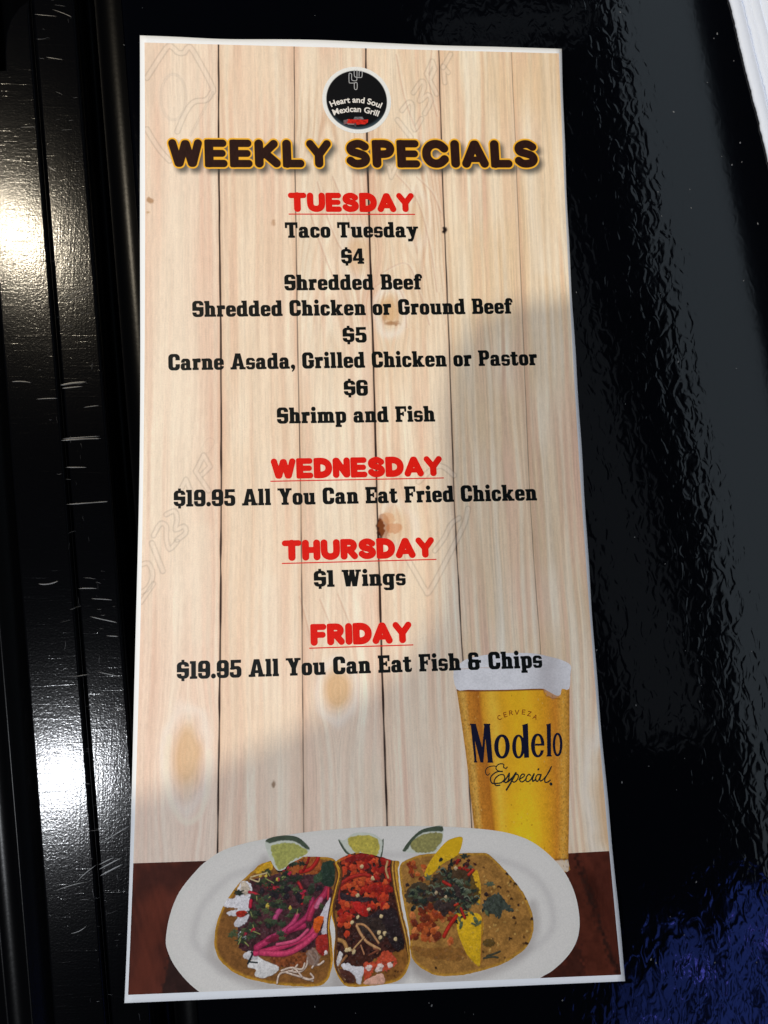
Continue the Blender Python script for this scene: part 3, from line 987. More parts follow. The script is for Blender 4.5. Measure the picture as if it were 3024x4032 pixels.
    def g_dol(x, y): return U(g_S(x, (y - .04) / .92), box(x, y, .27, .9, .43, 1.09), box(x, y, .27, -.11, .43, .1))
    def g_amp(x, y):
        return U(sub(rb(x, y, .03, .44, .66, 1.01, .2), rb(x, y, .27, .60, .43, .85, .05), box(x, y, .40, .59, 1, .74)), sub(rb(x, y, 0, -.01, .70, .58, .2), rb(x, y, .26, .15, .44, .42, .06)), box(x, y, .44, .40, .80, .55), box(x, y, .44, .1, .70, .5))
    def g_dot(x, y): return np.hypot(x - .13, y - .12) - .135
    def g_com(x, y): return U(np.hypot(x - .13, y - .12) - .135, sd_poly(x, y, [(.265, .14), (.25, .0), (.16, -.14), (.06, -.2), (.05, -.14), (.13, -.05), (.13, .05)]))
    W_ = {'a': .68, 'c': .60, 'o': .62, 'u': .75, 'e': .62, 's': .56, 'd': .70, 'y': .74, 'h': .72, 'n': .72, 'm': 1.07, 'r': .52, 'f': .50, 'i': .36, 'l': .36, 'k': .79, 't': .49, 'p': .69, 'g': .71,
          'T': .80, 'S': .70, 'B': .74, 'C': .72, 'G': .76, 'A': .91, 'P': .72, 'F': .70, 'E': .72, 'Y': .84, 'W': 1.09, '1': .42, '9': .70, '6': .70, '5': .68, '4': .73, '$': .70, '&': .80, '.': .27, ',': .28}
    nm = {'$': g_dol, '&': g_amp, '.': g_dot, ',': g_com}
    return W_[ch], nm.get(ch) or locals()['g_' + ch]


def rnd(ch):
    """rounded heavy capitals, drawn as strokes"""
    L = lambda x, y, P, w=.145: sd_line(x, y, P, w)
    v, lo, hi = .155, .15, .85
    def E_(x, y): return U(L(x, y, [(v, lo), (v, hi)], .155), L(x, y, [(v, .868), (.66, .868)], .13), L(x, y, [(v, .5), (.63, .5)], .122), L(x, y, [(v, .132), (.68, .132)], .13), rb(x, y, 0, 0, .3, 1, .07))
    def S_(x, y): return L(x, y, curve([(.67, .76), (.52, .85), (.36, .86), (.20, .79), (.155, .68), (.22, .575), (.42, .515), (.62, .44), (.695, .31), (.62, .19), (.44, .14), (.27, .16), (.145, .25)], n=4), .142)
    def D_(x, y): return U(L(x, y, curve([(v, hi), (.42, .845), (.60, .78), (.71, .66), (.745, .5), (.71, .34), (.60, .22), (.42, .155), (v, lo)], n=3), .155), L(x, y, [(v, lo), (v, hi)], .155), rb(x, y, 0, 0, .3, 1, .07))
    def A_(x, y): return U(L(x, y, [(.15, .145), (.46, .84), (.50, .84), (.81, .145)], .15), L(x, y, [(.28, .30), (.68, .30)], .10))
    def Y_(x, y): return U(L(x, y, [(.14, .86), (.45, .46), (.76, .86)], .138), L(x, y, [(.45, .46), (.45, .15)], .15))
    def W__(x, y): return L(x, y, [(.15, .86), (.35, .15), (.395, .15), (.60, .83), (.635, .83), (.83, .15), (.875, .15), (1.07, .86)], .142)
    def N_(x, y): return L(x, y, [(.15, .145), (.15, .85), (.19, .85), (.66, .155), (.70, .155), (.70, .855)], .148)
    def H_(x, y): return U(L(x, y, [(v, lo), (v, hi)], .155), L(x, y, [(.71, lo), (.71, hi)], .155), L(x, y, [(v, .5), (.71, .5)], .135))
    def T_(x, y): return U(L(x, y, [(.135, .865), (.80, .865)], .13), L(x, y, [(.467, .86), (.467, .155)], .16))
    def U_(x, y): return L(x, y, curve([(.155, .85), (.155, .42), (.22, .24), (.36, .16), (.46, .15), (.56, .16), (.70, .24), (.765, .42), (.765, .85)], n=3), .152)
    def bowl(x, y): return U(L(x, y, curve([(v, .86), (.45, .86), (.60, .80), (.655, .68), (.60, .55), (.45, .49), (v, .49)], n=3), .14), L(x, y, [(v, lo), (v, hi)], .155), rb(x, y, 0, .4, .3, 1, .07))
    def P_(x, y): return bowl(x, y)
    def R_(x, y): return U(bowl(x, y), L(x, y, [(.42, .46), (.68, .145)], .145))
    def F_(x, y): return U(L(x, y, [(v, lo), (v, hi)], .155), L(x, y, [(v, .868), (.62, .868)], .13), L(x, y, [(v, .49), (.58, .49)], .125), rb(x, y, 0, .4, .3, 1, .07))
    def I_(x, y): return L(x, y, [(v, lo), (v, hi)], .155)
    def K_(x, y): return U(L(x, y, [(v, lo), (v, hi)], .155), L(x, y, [(.70, .85), (.28, .46)], .145), L(x, y, [(.36, .52), (.78, .15)], .15))
    def L_(x, y): return U(L(x, y, [(v, .14), (v, hi)], .155), L(x, y, [(v, .14), (.64, .14)], .138), rb(x, y, 0, 0, .3, .5, .07))
    def C_(x, y): return L(x, y, curve([(.80, .70), (.66, .82), (.48, .86), (.30, .80), (.18, .65), (.155, .5), (.18, .35), (.30, .20), (.48, .14), (.66, .18), (.80, .30)], n=3), .15)
    W_ = dict(E=.82, S=.84, D=.90, A=.96, Y=.90, W=1.22, N=.85, H=.865, T=.935, U=.92, P=.80, R=.84, F=.75, I=.31, K=.93, L=.79, C=.95)
    return W_[ch], {'W': W__}.get(ch) or locals()[ch + '_']


class Text:
    """a line of print between two photo points on its baseline"""
    def __init__(s, txt, font, pl, pr, cap_px, gap, space):
        P = cp([pl, pr])
        mid = ((pl[0] + pr[0]) / 2, (pl[1] + pr[1]) / 2)
        q = cp([mid, (mid[0], mid[1] - cap_px)])
        s.h = abs(q[1, 1] - q[0, 1])
        s.o = P[0]
        e = P[1] - P[0]
        s.len = np.hypot(*e)
        s.ex = e / s.len
        s.ey = np.array([-s.ex[1], s.ex[0]])
        s.gl = []
        x = 0.0
        for ch in txt:
            if ch == ' ':
                x += space
                continue
            w, f = font(ch)
            s.gl.append((x, w, f))
            x += w + gap
        s.w = x - gap
        s.sx = s.len / s.w
        print('%-38s sx/sy %.3f' % (txt, s.sx / s.h))

    def local(s, X, Y):
        dx, dy = X - s.o[0], Y - s.o[1]
        return (dx * s.ex[0] + dy * s.ex[1]) / s.sx, (dx * s.ey[0] + dy * s.ey[1]) / s.h

    def sdf(s, x, y, pad=0.2):
        """signed distance in cap heights over local coordinate arrays (rows along x)"""
        F = np.full(x.shape, 1.0)
        for ox, w, f in s.gl:
            m = (x > ox - pad) & (x < ox + w + pad) & (y > -.5) & (y < 1.4)
            if not m.any():
                continue
            F[m] = np.minimum(F[m], f(x[m] - ox, y[m]))
        return F

    def grid(s, dx, pad=0.3, lo=-0.35, hi=1.2):
        xs = np.arange(-pad * s.h, s.len + pad * s.h, dx)
        ys = np.arange(lo * s.h, hi * s.h, dx)
        xl, yl = np.meshgrid(xs, ys)
        X = s.o[0] + xl * s.ex[0] + yl * s.ey[0]
        Y = s.o[1] + xl * s.ex[1] + yl * s.ey[1]
        return X, Y, xl / s.sx, yl / s.h


T_W = Text('WEEKLY', rnd, (666, 661), (1306, 663), 108, .085, .4)
T_S = Text('SPECIALS', rnd, (1366, 663), (2118, 663), 107, .085, .4)
# printed drop shadow of the title
for T in (T_W, T_S):
    q = cp([(700, 600), (714, 617)])
    dx_, dy_ = q[1] - q[0]
    P = np.array([T.o - 3, T.o + T.ex * T.len + np.array([3, T.h + 3])])
    w = cv.win(P, 2)
    xl, yl = T.local(cv.X[w] - dx_, cv.Y[w] - dy_)
    d = T.sdf(xl, yl, .35)
    a = ((1 - sm(-0.10, 0.20, d - 0.02)) * 0.86)[..., None]
    cv.c[w] = cv.c[w] * (1 - a) + lin(62, 66, 64) * a

# dark table at the foot of the picture
tb = cp([(531, 3397), (805, 3388), (1500, 3372), (2238, 3358), (2395, 3349)])
tb = tb[np.argsort(tb[:, 0])]
ty = np.interp(X, tb[:, 0], tb[:, 1])
tabn = noise(X, Y, 9, 6, 71)
tg = noise(X + Y * .35, Y, 0.8, 9, 72)
tc_ = lin(84, 38, 26) * (1 + 0.9 * tabn + 0.45 * tg + 0.2 * fine)[..., None]
TABLE = Canvas(k0[0] - .3, k0[1] - .3, k0[2] + .3, tb[:, 1].max() + .5, 0.135)
nyt = TABLE.ny
TABLE.c = np.array(tc_[:nyt])
def d3(pts): return cp([(1500 + x / 1.659, 3200 + y / 1.659) for x, y in pts])
def dA(pts): return cp([(450 + x / 1.746, 3200 + y / 1.746) for x, y in pts])
def dB(pts): return cp([(1250 + x / 3.16, 3200 + y / 3.16) for x, y in pts])
TABLE.poly(d3([(1245, 250), (1330, 500), (1440, 800), (1520, 1060), (1340, 1060), (1290, 820), (1215, 500), (1215, 250)]), lin(82, 38, 25), 0.8, 0.85, rough=.8, var=.25, vs=1.5)
TABLE.poly(d3([(1260, 255), (1330, 420), (1400, 600), (1480, 850), (1560, 1060), (1530, 1060), (1440, 800), (1330, 500)]), lin(44, 24, 18), 0.9, 0.95, rough=.8, var=.25, vs=1.5)
TABLE.poly(d3([(1340, 250), (1490, 250), (1520, 700), (1470, 600), (1400, 450)]), lin(74, 34, 24), 0.8, 0.6, rough=.8, var=.3, vs=1.5)
TABLE.poly(d3([(1050, 1080), (1180, 990), (1290, 830), (1340, 1080)]), lin(56, 28, 20), 0.8, 0.8, rough=.8, var=.3, vs=1.5)
TABLE.poly(dA([(140, 340), (620, 330), (480, 480), (400, 560), (300, 500), (140, 560)]), lin(58, 28, 22), 1.6, 0.7, rough=1.5, rs=3, var=.25, vs=1.5)
TABLE.poly(dA([(330, 1245), (380, 950), (600, 1245)]), lin(46, 26, 22), 0.6, 0.95, rough=.5, var=.2, vs=1.2)
TABLE.poly(dA([(200, 740), (330, 540), (300, 900), (220, 1240), (120, 1240)]), lin(112, 50, 32), 2.2, 0.45, rough=1.5, rs=3)

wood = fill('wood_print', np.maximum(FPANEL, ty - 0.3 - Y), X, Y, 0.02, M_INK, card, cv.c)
tfp = np.maximum(sd_poly(TABLE.X, TABLE.Y, PANEL), TABLE.Y - ty[:nyt])
fill('table_print', tfp, TABLE.X, TABLE.Y, 0.03, M_INK, card, TABLE.c)

# ------------------------------------------------------------------ title, headings and lines
for T, lab in ((T_W, 'dark brown title word WEEKLY with amber outline'), (T_S, 'dark brown title word SPECIALS with amber outline')):
    Xg, Yg, xl, yl = T.grid(0.07, .25, -.2, 1.2)
    d = T.sdf(xl, yl, .2) - 0.012
    amber = lin(248, 184, 56)
    brown = lin(44, 24, 20)
    col = np.empty(d.shape + (3,))
    a = sm(-0.012, 0.004, d)[..., None]
    nz = (1 + .35 * noise(Xg, Yg, .25, .9, 5))[..., None]
    col[:] = brown * nz * (1 - a) + amber * a
    o = fill('title_lettering', d - 0.05, Xg, Yg, 0.06, M_INK, card, col)
    o['label'] = lab

for txt, pl, pr, cap, ul in (('TUESDAY', (1137, 836), (1630, 837), 73, ((1138.6, 846), (1632, 847))),
                             ('WEDNESDAY', (1069, 1886), (1741, 1874), 77, ((1067, 1896), (1745.7, 1883))),
                             ('THURSDAY', (1113, 2208), (1710, 2194), 78, ((1112, 2219), (1716, 2203))),
                             ('FRIDAY', (1225, 2541), (1621, 2530), 82, ((1219.6, 2552), (1625, 2539)))):
    T = Text(txt, rnd, pl, pr, cap, .055, .4)
    Xg, Yg, xl, yl = T.grid(0.07, .15, -.1, 1.15)
    o = fill('day_heading', T.sdf(xl, yl) - 0.018, Xg, Yg, 0.06, M_RED, card)
    o['label'] = 'red heading reading ' + txt
    P = cp(ul)
    uw = 2.1 * kpx(ul[0][1])
    cvu = Canvas(P[:, 0].min() - .6, P[:, 1].min() - .6, P[:, 0].max() + .6, P[:, 1].max() + .6, 0.05)
    fill('underline', sd_line(cvu.X, cvu.Y, P, uw), cvu.X, cvu.Y, 0.06, M_RED, o)

LINES = [('Taco Tuesday', (1124, 939), (1647, 937), 60), ('$4', (1345, 1042), (1434, 1041), 60), ('Shredded Beef', (1121.6, 1145.5), (1661, 1142), 60.5),
         ('Shredded Chicken or Ground Beef', (759.5, 1250), (2017, 1237), 61), ('$5', (1350.6, 1351), (1443.7, 1350), 60),
         ('Carne Asada, Grilled Chicken or Pastor', (665, 1460), (2114, 1440), 62), ('$6', (1355, 1560), (1448.7, 1559), 61),
         ('Shrimp and Fish', (1092, 1669), (1712.5, 1661), 61.5), ('$19.95 All You Can Eat Fried Chicken', (686, 1996), (2113, 1971), 64),
         ('$1 Wings', (1237, 2312), (1597, 2304), 65), ('$19.95 All You Can Eat Fish & Chips', (698, 2674), (2134, 2628), 68)]
for txt, pl, pr, cap in LINES:
    T = Text(txt, slab, pl, pr, cap, .065, .40)
    Xg, Yg, xl, yl = T.grid(0.06, .1, -.32, 1.15)
    d = T.sdf(xl, yl, .12) - 0.006
    o = fill('menu_line', d, Xg, Yg, 0.08, M_BLACK, card)
    o['label'] = 'black slab lettering reading ' + txt

# ------------------------------------------------------------------ round logo badge
q = cp([(1404.5, 398), (1270, 398), (1539, 398), (1404.5, 267), (1404.5, 529)])
bc = q[0]
br = ((q[2, 0] - q[1, 0]) + (q[3, 1] - q[4, 1])) / 4
bcv = Canvas(bc[0] - br - .4, bc[1] - br - .4, bc[0] + br + .4, bc[1] + br + .4, 0.06)
r = np.hypot(bcv.X - bc[0], bcv.Y - bc[1])
ri = br * 0.885
k_ = sm(ri - .12, ri + .12, r)[..., None]
inner = lin(14, 15, 18) * np.ones_like(bcv.c)
edge_ = (sm(ri * .86, ri, r) * sm(0, 1, (bc[1] - bcv.Y) / br * 1.4 - .35))[..., None] * .55
inner = inner * (1 - edge_) + lin(96, 118, 130) * edge_
bcv.c = inner * (1 - k_) + lin(236, 236, 232) * k_
badge = fill('logo_badge', r - br, bcv.X, bcv.Y, 0.06, M_INK, card, bcv.c)
def dL(pts): return cp([(1230 + x / 4.74, 240 + y / 4.74) for x, y in pts])
M_GREY = flat_ink('pale_grey_ink', (178, 178, 178))
M_CREAM = flat_ink('cream_ink', (236, 230, 222))
F = np.full(bcv.X.shape, 1.0)
for P in ([(780, 190), (780, 270), (800, 320), (900, 330), (925, 310), (928, 225), (905, 208), (875, 220), (872, 310)], [(832, 190), (830, 360), (812, 390), (755, 385), (732, 360), (732, 270), (708, 250), (684, 265), (685, 410), (705, 432), (790, 432)],
          [(782, 435), (784, 530), (808, 556), (834, 532), (834, 435), (808, 422), (782, 435)]):
    F = np.minimum(F, sd_line(bcv.X, bcv.Y, curve(dL(P), n=3), 0.085))
fill('cactus_outline', F, bcv.X, bcv.Y, 0.08, M_GREY, badge)
tr = Canvas(bc[0] - 4, bc[1] - br, bc[0] + 4, bc[1], 0.05)
tr.c[:] = lin(30, 30, 34)
tr.poly(dL([(590, 1125), (700, 1110), (760, 1110), (1040, 1110), (1035, 1160), (985, 1195), (850, 1205), (700, 1200), (600, 1195)]), lin(206, 40, 28), .08, 1, rough=.15, var=.35, vs=.4)
tr.poly(dL([(765, 1108), (790, 1062), (930, 1062), (960, 1108)]), lin(112, 112, 116), .08, 1, var=.4)
tr.poly(dL([(575, 1120), (650, 1110), (660, 1200), (585, 1195)]), lin(96, 92, 94), .12, .9, rough=.2, var=.5)
tr.poly(dL([(650, 1180), (780, 1190), (780, 1215), (660, 1210)]), lin(130, 120, 118), .08, .9)
tr.line(dL([(800, 1195), (800, 1235)]), .22, lin(70, 70, 74), .08)
F = np.minimum(sd_poly(tr.X, tr.Y, dL([(575, 1125), (660, 1105), (760, 1108), (790, 1060), (935, 1060), (965, 1108), (1045, 1112), (1035, 1165), (985, 1200), (850, 1210), (700, 1215), (580, 1200)])), sd_line(tr.X, tr.Y, dL([(795, 1195), (795, 1240)]), .3))
fill('truck', F, tr.X, tr.Y, 0.08, M_INK, badge, tr.c)


def font_mesh(name, txt, width_mm, centre, mat, parent, layer, arc_r=None, bold=0.02, tilt=0.0, spacing=1.0, hscale=1.0):
    """built-in face, laid on the card, optionally along an arc of radius arc_r (mm)"""
    cu = bpy.data.curves.new(name, 'FONT')
    cu.body = txt
    cu.align_x = 'CENTER'
    cu.offset = bold
    cu.space_character = spacing
    cu.resolution_u = 4
    ob = bpy.data.objects.new(name, cu)
    COL.objects.link(ob)
    dg = bpy.context.evaluated_depsgraph_get()
    src = ob.evaluated_get(dg).to_mesh()
    co = np.empty(len(src.vertices) * 3, np.float32)
    src.vertices.foreach_get('co', co)
    co = co.reshape(-1, 3).astype(float)
    faces = [list(p.vertices) for p in src.polygons]
    ob.evaluated_get(dg).to_mesh_clear()
    bpy.data.objects.remove(ob, do_unlink=True)
    bpy.data.curves.remove(cu)
    x = co[:, 0] - (co[:, 0].min() + co[:, 0].max()) / 2
    s = 0.96 * width_mm / (x.max() - x.min())
    x = x * s
    y = (co[:, 1]) * s * hscale
    if arc_r:
        th = x / arc_r
        X_, Y_ = (arc_r + y) * np.sin(th), (arc_r + y) * np.cos(th) - arc_r
    else:
        X_, Y_ = x, y
    ct, st = math.cos(tilt), math.sin(tilt)
    Xc = centre[0] + X_ * ct - Y_ * st
    Yc = centre[1] + X_ * st + Y_ * ct
    V = card3d(Xc, Yc, layer)
    me = bpy.data.meshes.new(name)
    me.from_pydata([tuple(v) for v in V], [], faces)
    me.materials.append(mat)
    o = bpy.data.objects.new(name, me)
    COL.objects.link(o)
    o.parent = parent
    return o


def wd(a, b_):
    q_ = dL([a, b_])
    return np.hypot(*(q_[1] - q_[0]))


font_mesh('lettering', 'Heart and Soul', wd((322, 800), (1300, 800)), dL([(812, 795)])[0], M_CREAM, badge, 0.08, arc_r=14.5, bold=0.022)
font_mesh('lettering', 'Mexican Grill', wd((375, 960), (1245, 960)), dL([(812, 968)])[0], M_CREAM, badge, 0.08, arc_r=14.5, bold=0.022)

# ------------------------------------------------------------------ printed glass of beer
def dG(pts): return cp([(1700 + x / 2.212, 2500 + y / 2.212) for x, y in pts])
def dM(pts): return cp([(1780 + x / 3.318, 2760 + y / 3.318) for x, y in pts])
GLASS = curve(dG([(188, 312), (260, 235), (330, 200), (500, 168), (700, 155), (880, 160), (1000, 183), (1130, 218), (1206, 264), (1206, 340), (1196, 480), (1197, 1000), (1194, 1300), (1190, 1700), (1184, 1960), (1172, 2060),
                  (800, 2060), (440, 2060), (392, 1760), (370, 1690), (345, 1480), (320, 1250), (290, 1000), (250, 720), (215, 480)]), True, 3)
gc = Canvas(GLASS[:, 0].min() - .3, GLASS[:, 1].min() - .3, GLASS[:, 0].max() + .3, GLASS[:, 1].max() + .3, 0.09)
gx_, gy_ = gc.X, gc.Y
lft = dG([(215, 480), (250, 720), (290, 1000), (320, 1250), (345, 1480), (370, 1690), (430, 2060)])
rgt = dG([(1198, 470), (1196, 1000), (1194, 1300), (1190, 1700), (1178, 2060)])
o1, o2 = np.argsort(lft[:, 1]), np.argsort(rgt[:, 1])
xl_ = np.interp(gy_, lft[o1, 1], lft[o1, 0])
xr_ = np.interp(gy_, rgt[o2, 1], rgt[o2, 0])
un = (gx_ - xl_) / (xr_ - xl_)
vy = dG([(600, 480), (600, 1990)])[:, 1]
vn = np.clip((vy[0] - gy_) / (vy[0] - vy[1]), 0, 1)
stops = [(0.0, (176, 124, 52)), (0.05, (206, 158, 76)), (0.10, (188, 122, 44)), (0.19, (172, 104, 36)), (0.22, (204, 142, 42)), (0.30, (226, 178, 62)), (0.38, (214, 158, 38)), (0.5, (222, 170, 36)),
         (0.62, (226, 172, 40)), (0.76, (210, 148, 36)), (0.87, (192, 124, 42)), (0.94, (204, 150, 62)), (1.0, (160, 108, 44))]
xs_ = [s_[0] for s_ in stops]
cols_ = np.array([lin(*s_[1]) for s_ in stops])
uw_ = un + 0.03 * noise(gx_, gy_, 2, 9, 81)
beer = np.stack([np.interp(uw_, xs_, cols_[:, i_]) for i_ in range(3)], -1)
glow = (np.exp(-((un - 0.52) / 0.2) ** 2) * sm(.45, .85, vn))[..., None] * .7
beer = beer * (1 - glow) + lin(240, 196, 36) * glow
drop = noise(gx_, gy_, .28, .34, 82) + .7 * noise(gx_, gy_, .14, .16, 83)
edge_w = np.clip(np.abs(un - .5) * 2, 0, 1) ** 2
beer = beer * (1 + drop * (0.09 + .34 * edge_w) + .10 * noise(gx_, gy_, .9, 1.2, 84))[..., None]
gc.c = beer * np.array([1.30, 1.27, 1.12])
# meniscus, foam run and base
gc.line(curve(dG([(215, 478), (320, 482), (480, 482), (700, 478), (940, 470), (985, 480)])), 0.22, lin(120, 62, 34), .2, .95)
gc.poly(dG([(970, 470), (1000, 530), (1060, 555), (1120, 520), (1130, 465)]), lin(196, 150, 120), .2, .75, rough=.3)
gc.line(curve(dG([(970, 480), (990, 525), (1050, 550), (1110, 555)])), 0.10, lin(150, 92, 40), .12, .7)
gc.poly(dG([(1060, 1960), (1190, 1950), (1185, 2060), (1060, 2060)]), lin(226, 214, 196), .2, .8, rough=.2)
gc.line(dG([(1070, 1950), (1190, 1950)]), 0.14, lin(116, 74, 24), .2, .8)
for _ in range(260):
    u_, v_ = rng.random(), rng.random()
    u_ = u_ if rng.random() < .4 else (0.5 + 0.5 * np.sign(u_ - .5) * (1 - rng.random() * .2))
    jj = int(v_ * (gc.ny - 1) * .85)
    p_ = np.array([[xl_[jj, 0] + u_ * (xr_[jj, 0] - xl_[jj, 0]), gy_[jj, 0]]])
    dd = p_ + rng.normal(0, .05, 2)
    gc.line(np.array([p_[0], p_[0] + [0, -.1 - .2 * rng.random()]]), .05 + .05 * rng.random(), lin(236, 190, 110) if rng.random() < .5 else lin(130, 80, 26), .07, .55)
GS = sd_poly(gx_, gy_, GLASS)
PANEL_G = sd_poly(gx_, gy_, PANEL)
glass = fill('beer_glass', GS, gx_, gy_, 0.04, M_INK, card, gc.c)
# foam head
FOAM = curve(dG([(188, 312), (260, 235), (330, 200), (500, 168), (700, 155), (880, 160), (1000, 183), (1130, 218), (1206, 264), (1204, 340), (1192, 470), (1130, 468), (1118, 515), (1085, 528), (1030, 500), (985, 475), (940, 466), (700, 474), (480, 478), (320, 476), (213, 470)]), True, 3)
fo = Canvas(FOAM[:, 0].min() - .3, FOAM[:, 1].min() - .3, FOAM[:, 0].max() + .3, FOAM[:, 1].max() + .3, 0.09)
fu = (fo.X - FOAM[:, 0].min()) / np.ptp(FOAM[:, 0])
fo.c[:] = lin(236, 233, 234)
dk = (np.exp(-((fu - .80) / .12) ** 2) * .42 + .12 * np.exp(-(fu / .05) ** 2))[..., None]
fo.c = fo.c * (1 - dk) + lin(150, 138, 138) * dk
fo.c *= (1 + .12 * noise(fo.X, fo.Y, .35, .3, 91) + .10 * noise(fo.X, fo.Y, 2.2, 1.4, 92))[..., None]
fo.line(curve(dG([(195, 300), (420, 285), (600, 286)])), .07, lin(214, 176, 150), .1, .8)
fill('foam', sd_poly(fo.X, fo.Y, FOAM), fo.X, fo.Y, 0.05, M_INK, glass, fo.c)
# lettering on the glass
lt = Canvas(*(lambda q_: (q_[:, 0].min() - .5, q_[:, 1].min() - .5, q_[:, 0].max() + .5, q_[:, 1].max() + .5))(dM([(200, 270), (1450, 270), (1450, 820), (200, 820)])), 0.055)


def ring(cx, cy, ax, ay, bx, by, sh_=0):
    t_ = np.linspace(0, 2 * np.pi, 33)[:-1]
    a_ = dM([(cx + ax * math.cos(q_) * abs(math.cos(q_)) ** -.12 if abs(math.cos(q_)) > 1e-6 else cx, cy + ay * math.sin(q_)) for q_ in t_])
    b2 = dM([(cx + bx * math.cos(q_) + sh_, cy + by * math.sin(q_)) for q_ in t_])
    return sub(sd_poly(lt.X, lt.Y, a_), sd_poly(lt.X, lt.Y, b2))


def pm(P): return sd_poly(lt.X, lt.Y, dM(P))


F = U(pm([(240, 305), (276, 305), (318, 795), (290, 795)]), pm([(240, 300), (306, 300), (388, 600), (405, 800), (366, 800)]), pm([(372, 800), (405, 800), (436, 420), (418, 300)]), pm([(412, 298), (488, 298), (528, 800), (464, 800)]),
      pm([(228, 295), (306, 295), (306, 312), (232, 314)]), pm([(408, 295), (496, 295), (497, 313), (410, 313)]), pm([(280, 782), (324, 782), (326, 800), (282, 800)]), pm([(456, 786), (532, 784), (534, 803), (458, 803)]),
      ring(647, 592, 102, 158, 46, 126), ring(862, 592, 82, 156, 36, 128, 4), pm([(915, 315), (985, 292), (1000, 735), (936, 740)]), pm([(904, 312), (985, 290), (985, 310), (918, 326)]),
      sub(ring(1113, 578, 88, 156, 40, 126, 4), pm([(1120, 582), (1230, 580), (1230, 640), (1150, 640)])), pm([(1080, 555), (1200, 553), (1200, 580), (1080, 582)]),
      pm([(1230, 305), (1284, 290), (1288, 720), (1238, 720)]), pm([(1220, 305), (1284, 288), (1284, 306), (1226, 320)]), pm([(1226, 706), (1298, 706), (1298, 722), (1226, 722)]), ring(1372, 566, 64, 154, 30, 126))
M_NAVY = flat_ink('navy_ink', (18, 20, 46))
fill('lettering', F, lt.X, lt.Y, 0.07, M_NAVY, glass)
l2 = Canvas(*(lambda q_: (q_[:, 0].min() - .5, q_[:, 1].min() - .5, q_[:, 0].max() + .5, q_[:, 1].max() + .5))(dM([(400, 800), (1330, 800), (1330, 1180), (400, 1180)])), 0.05)
F = np.full(l2.X.shape, 1.0)
K3 = 0.0555 / 3.318
for P, w_ in (([(485, 945), (462, 966), (436, 944), (434, 900), (466, 862), (530, 846), (580, 852)], 5), ([(715, 858), (700, 878), (668, 862), (672, 828), (640, 816), (596, 828), (568, 868), (590, 905), (652, 920)], 6),
              ([(652, 915), (575, 925), (515, 970), (496, 1020), (520, 1070), (580, 1072), (640, 1060), (682, 1010), (668, 962), (620, 960), (566, 1000), (545, 1050), (566, 1098), (620, 1096)], 7),
              ([(672, 1052), (715, 990), (742, 940), (738, 990), (726, 1040), (700, 1062), (676, 1050)], 8), ([(726, 1050), (790, 990), (828, 935), (770, 1050), (706, 1156)], 10), ([(790, 985), (838, 952), (862, 975), (842, 1030), (806, 1056), (784, 1046)], 7),
              ([(870, 1020), (930, 985), (938, 955), (908, 955), (880, 1000), (886, 1044), (920, 1050), (966, 1010)], 7), ([(1020, 968), (996, 954), (966, 990), (960, 1036), (990, 1050), (1030, 1015)], 7),
              ([(1030, 1010), (1066, 948), (1046, 1010), (1050, 1044), (1086, 1020)], 8), ([(1150, 960), (1112, 958), (1086, 1000), (1092, 1040), (1120, 1036), (1158, 955), (1142, 1020), (1152, 1042), (1186, 1020)], 7),
              ([(1186, 1020), (1250, 940), (1292, 855), (1240, 950), (1206, 1020), (1212, 1058), (1250, 1052), (1276, 1030)], 7), ([(1120, 892), (1124, 886)], 10), ([(1284, 1078), (1288, 1082)], 16)):
    F = np.minimum(F, sd_line(l2.X, l2.Y, curve(dM(P), n=4), w_ * K3 * 1.15))
fill('lettering', F, l2.X, l2.Y, 0.07, flat_ink('dark_green_ink', (38, 42, 40)), glass)
M_RUST = flat_ink('rust_ink', (150, 74, 22))
STK = {'C': [[(.9, .85), (.6, 1), (.25, .9), (.05, .5), (.25, .1), (.6, 0), (.9, .15)]], 'E': [[(.8, 1), (.1, 1), (.1, 0), (.8, 0)], [(.1, .5), (.7, .5)]], 'R': [[(.1, 0), (.1, 1), (.6, 1), (.85, .78), (.6, .52), (.1, .5)], [(.5, .5), (.9, 0)]],
       'V': [[(0, 1), (.45, 0), (.9, 1)]], 'Z': [[(.05, 1), (.85, 1), (.05, 0), (.85, 0)]], 'A': [[(0, 0), (.45, 1), (.9, 0)], [(.17, .35), (.73, .35)]]}
l3 = Canvas(*(lambda q_: (q_[:, 0].min() - .5, q_[:, 1].min() - .5, q_[:, 0].max() + .5, q_[:, 1].max() + .5))(dM([(560, 100), (1130, 100), (1130, 260), (560, 260)])), 0.05)
F = np.full(l3.X.shape, 1.0)
for ch, cx, cy, an in (('C', 612, 216, 24), ('E', 690, 176, 16), ('R', 762, 154, 8), ('V', 843, 146, 0), ('E', 930, 143, -6), ('Z', 1004, 164, -13), ('A', 1080, 207, -22)):
    ca, sa = math.cos(math.radians(an)), math.sin(math.radians(an))
    for st in STK[ch]:
        P = []
        for a_, b_ in st:
            u_, v_ = (a_ - .45) * 50, (b_ - .5) * 56
            P.append((cx + u_ * ca - v_ * sa, cy - (u_ * sa + v_ * ca)))
        F = np.minimum(F, sd_line(l3.X, l3.Y, dM(P), .085))
fill('lettering', F, l3.X, l3.Y, 0.07, M_RUST, glass)

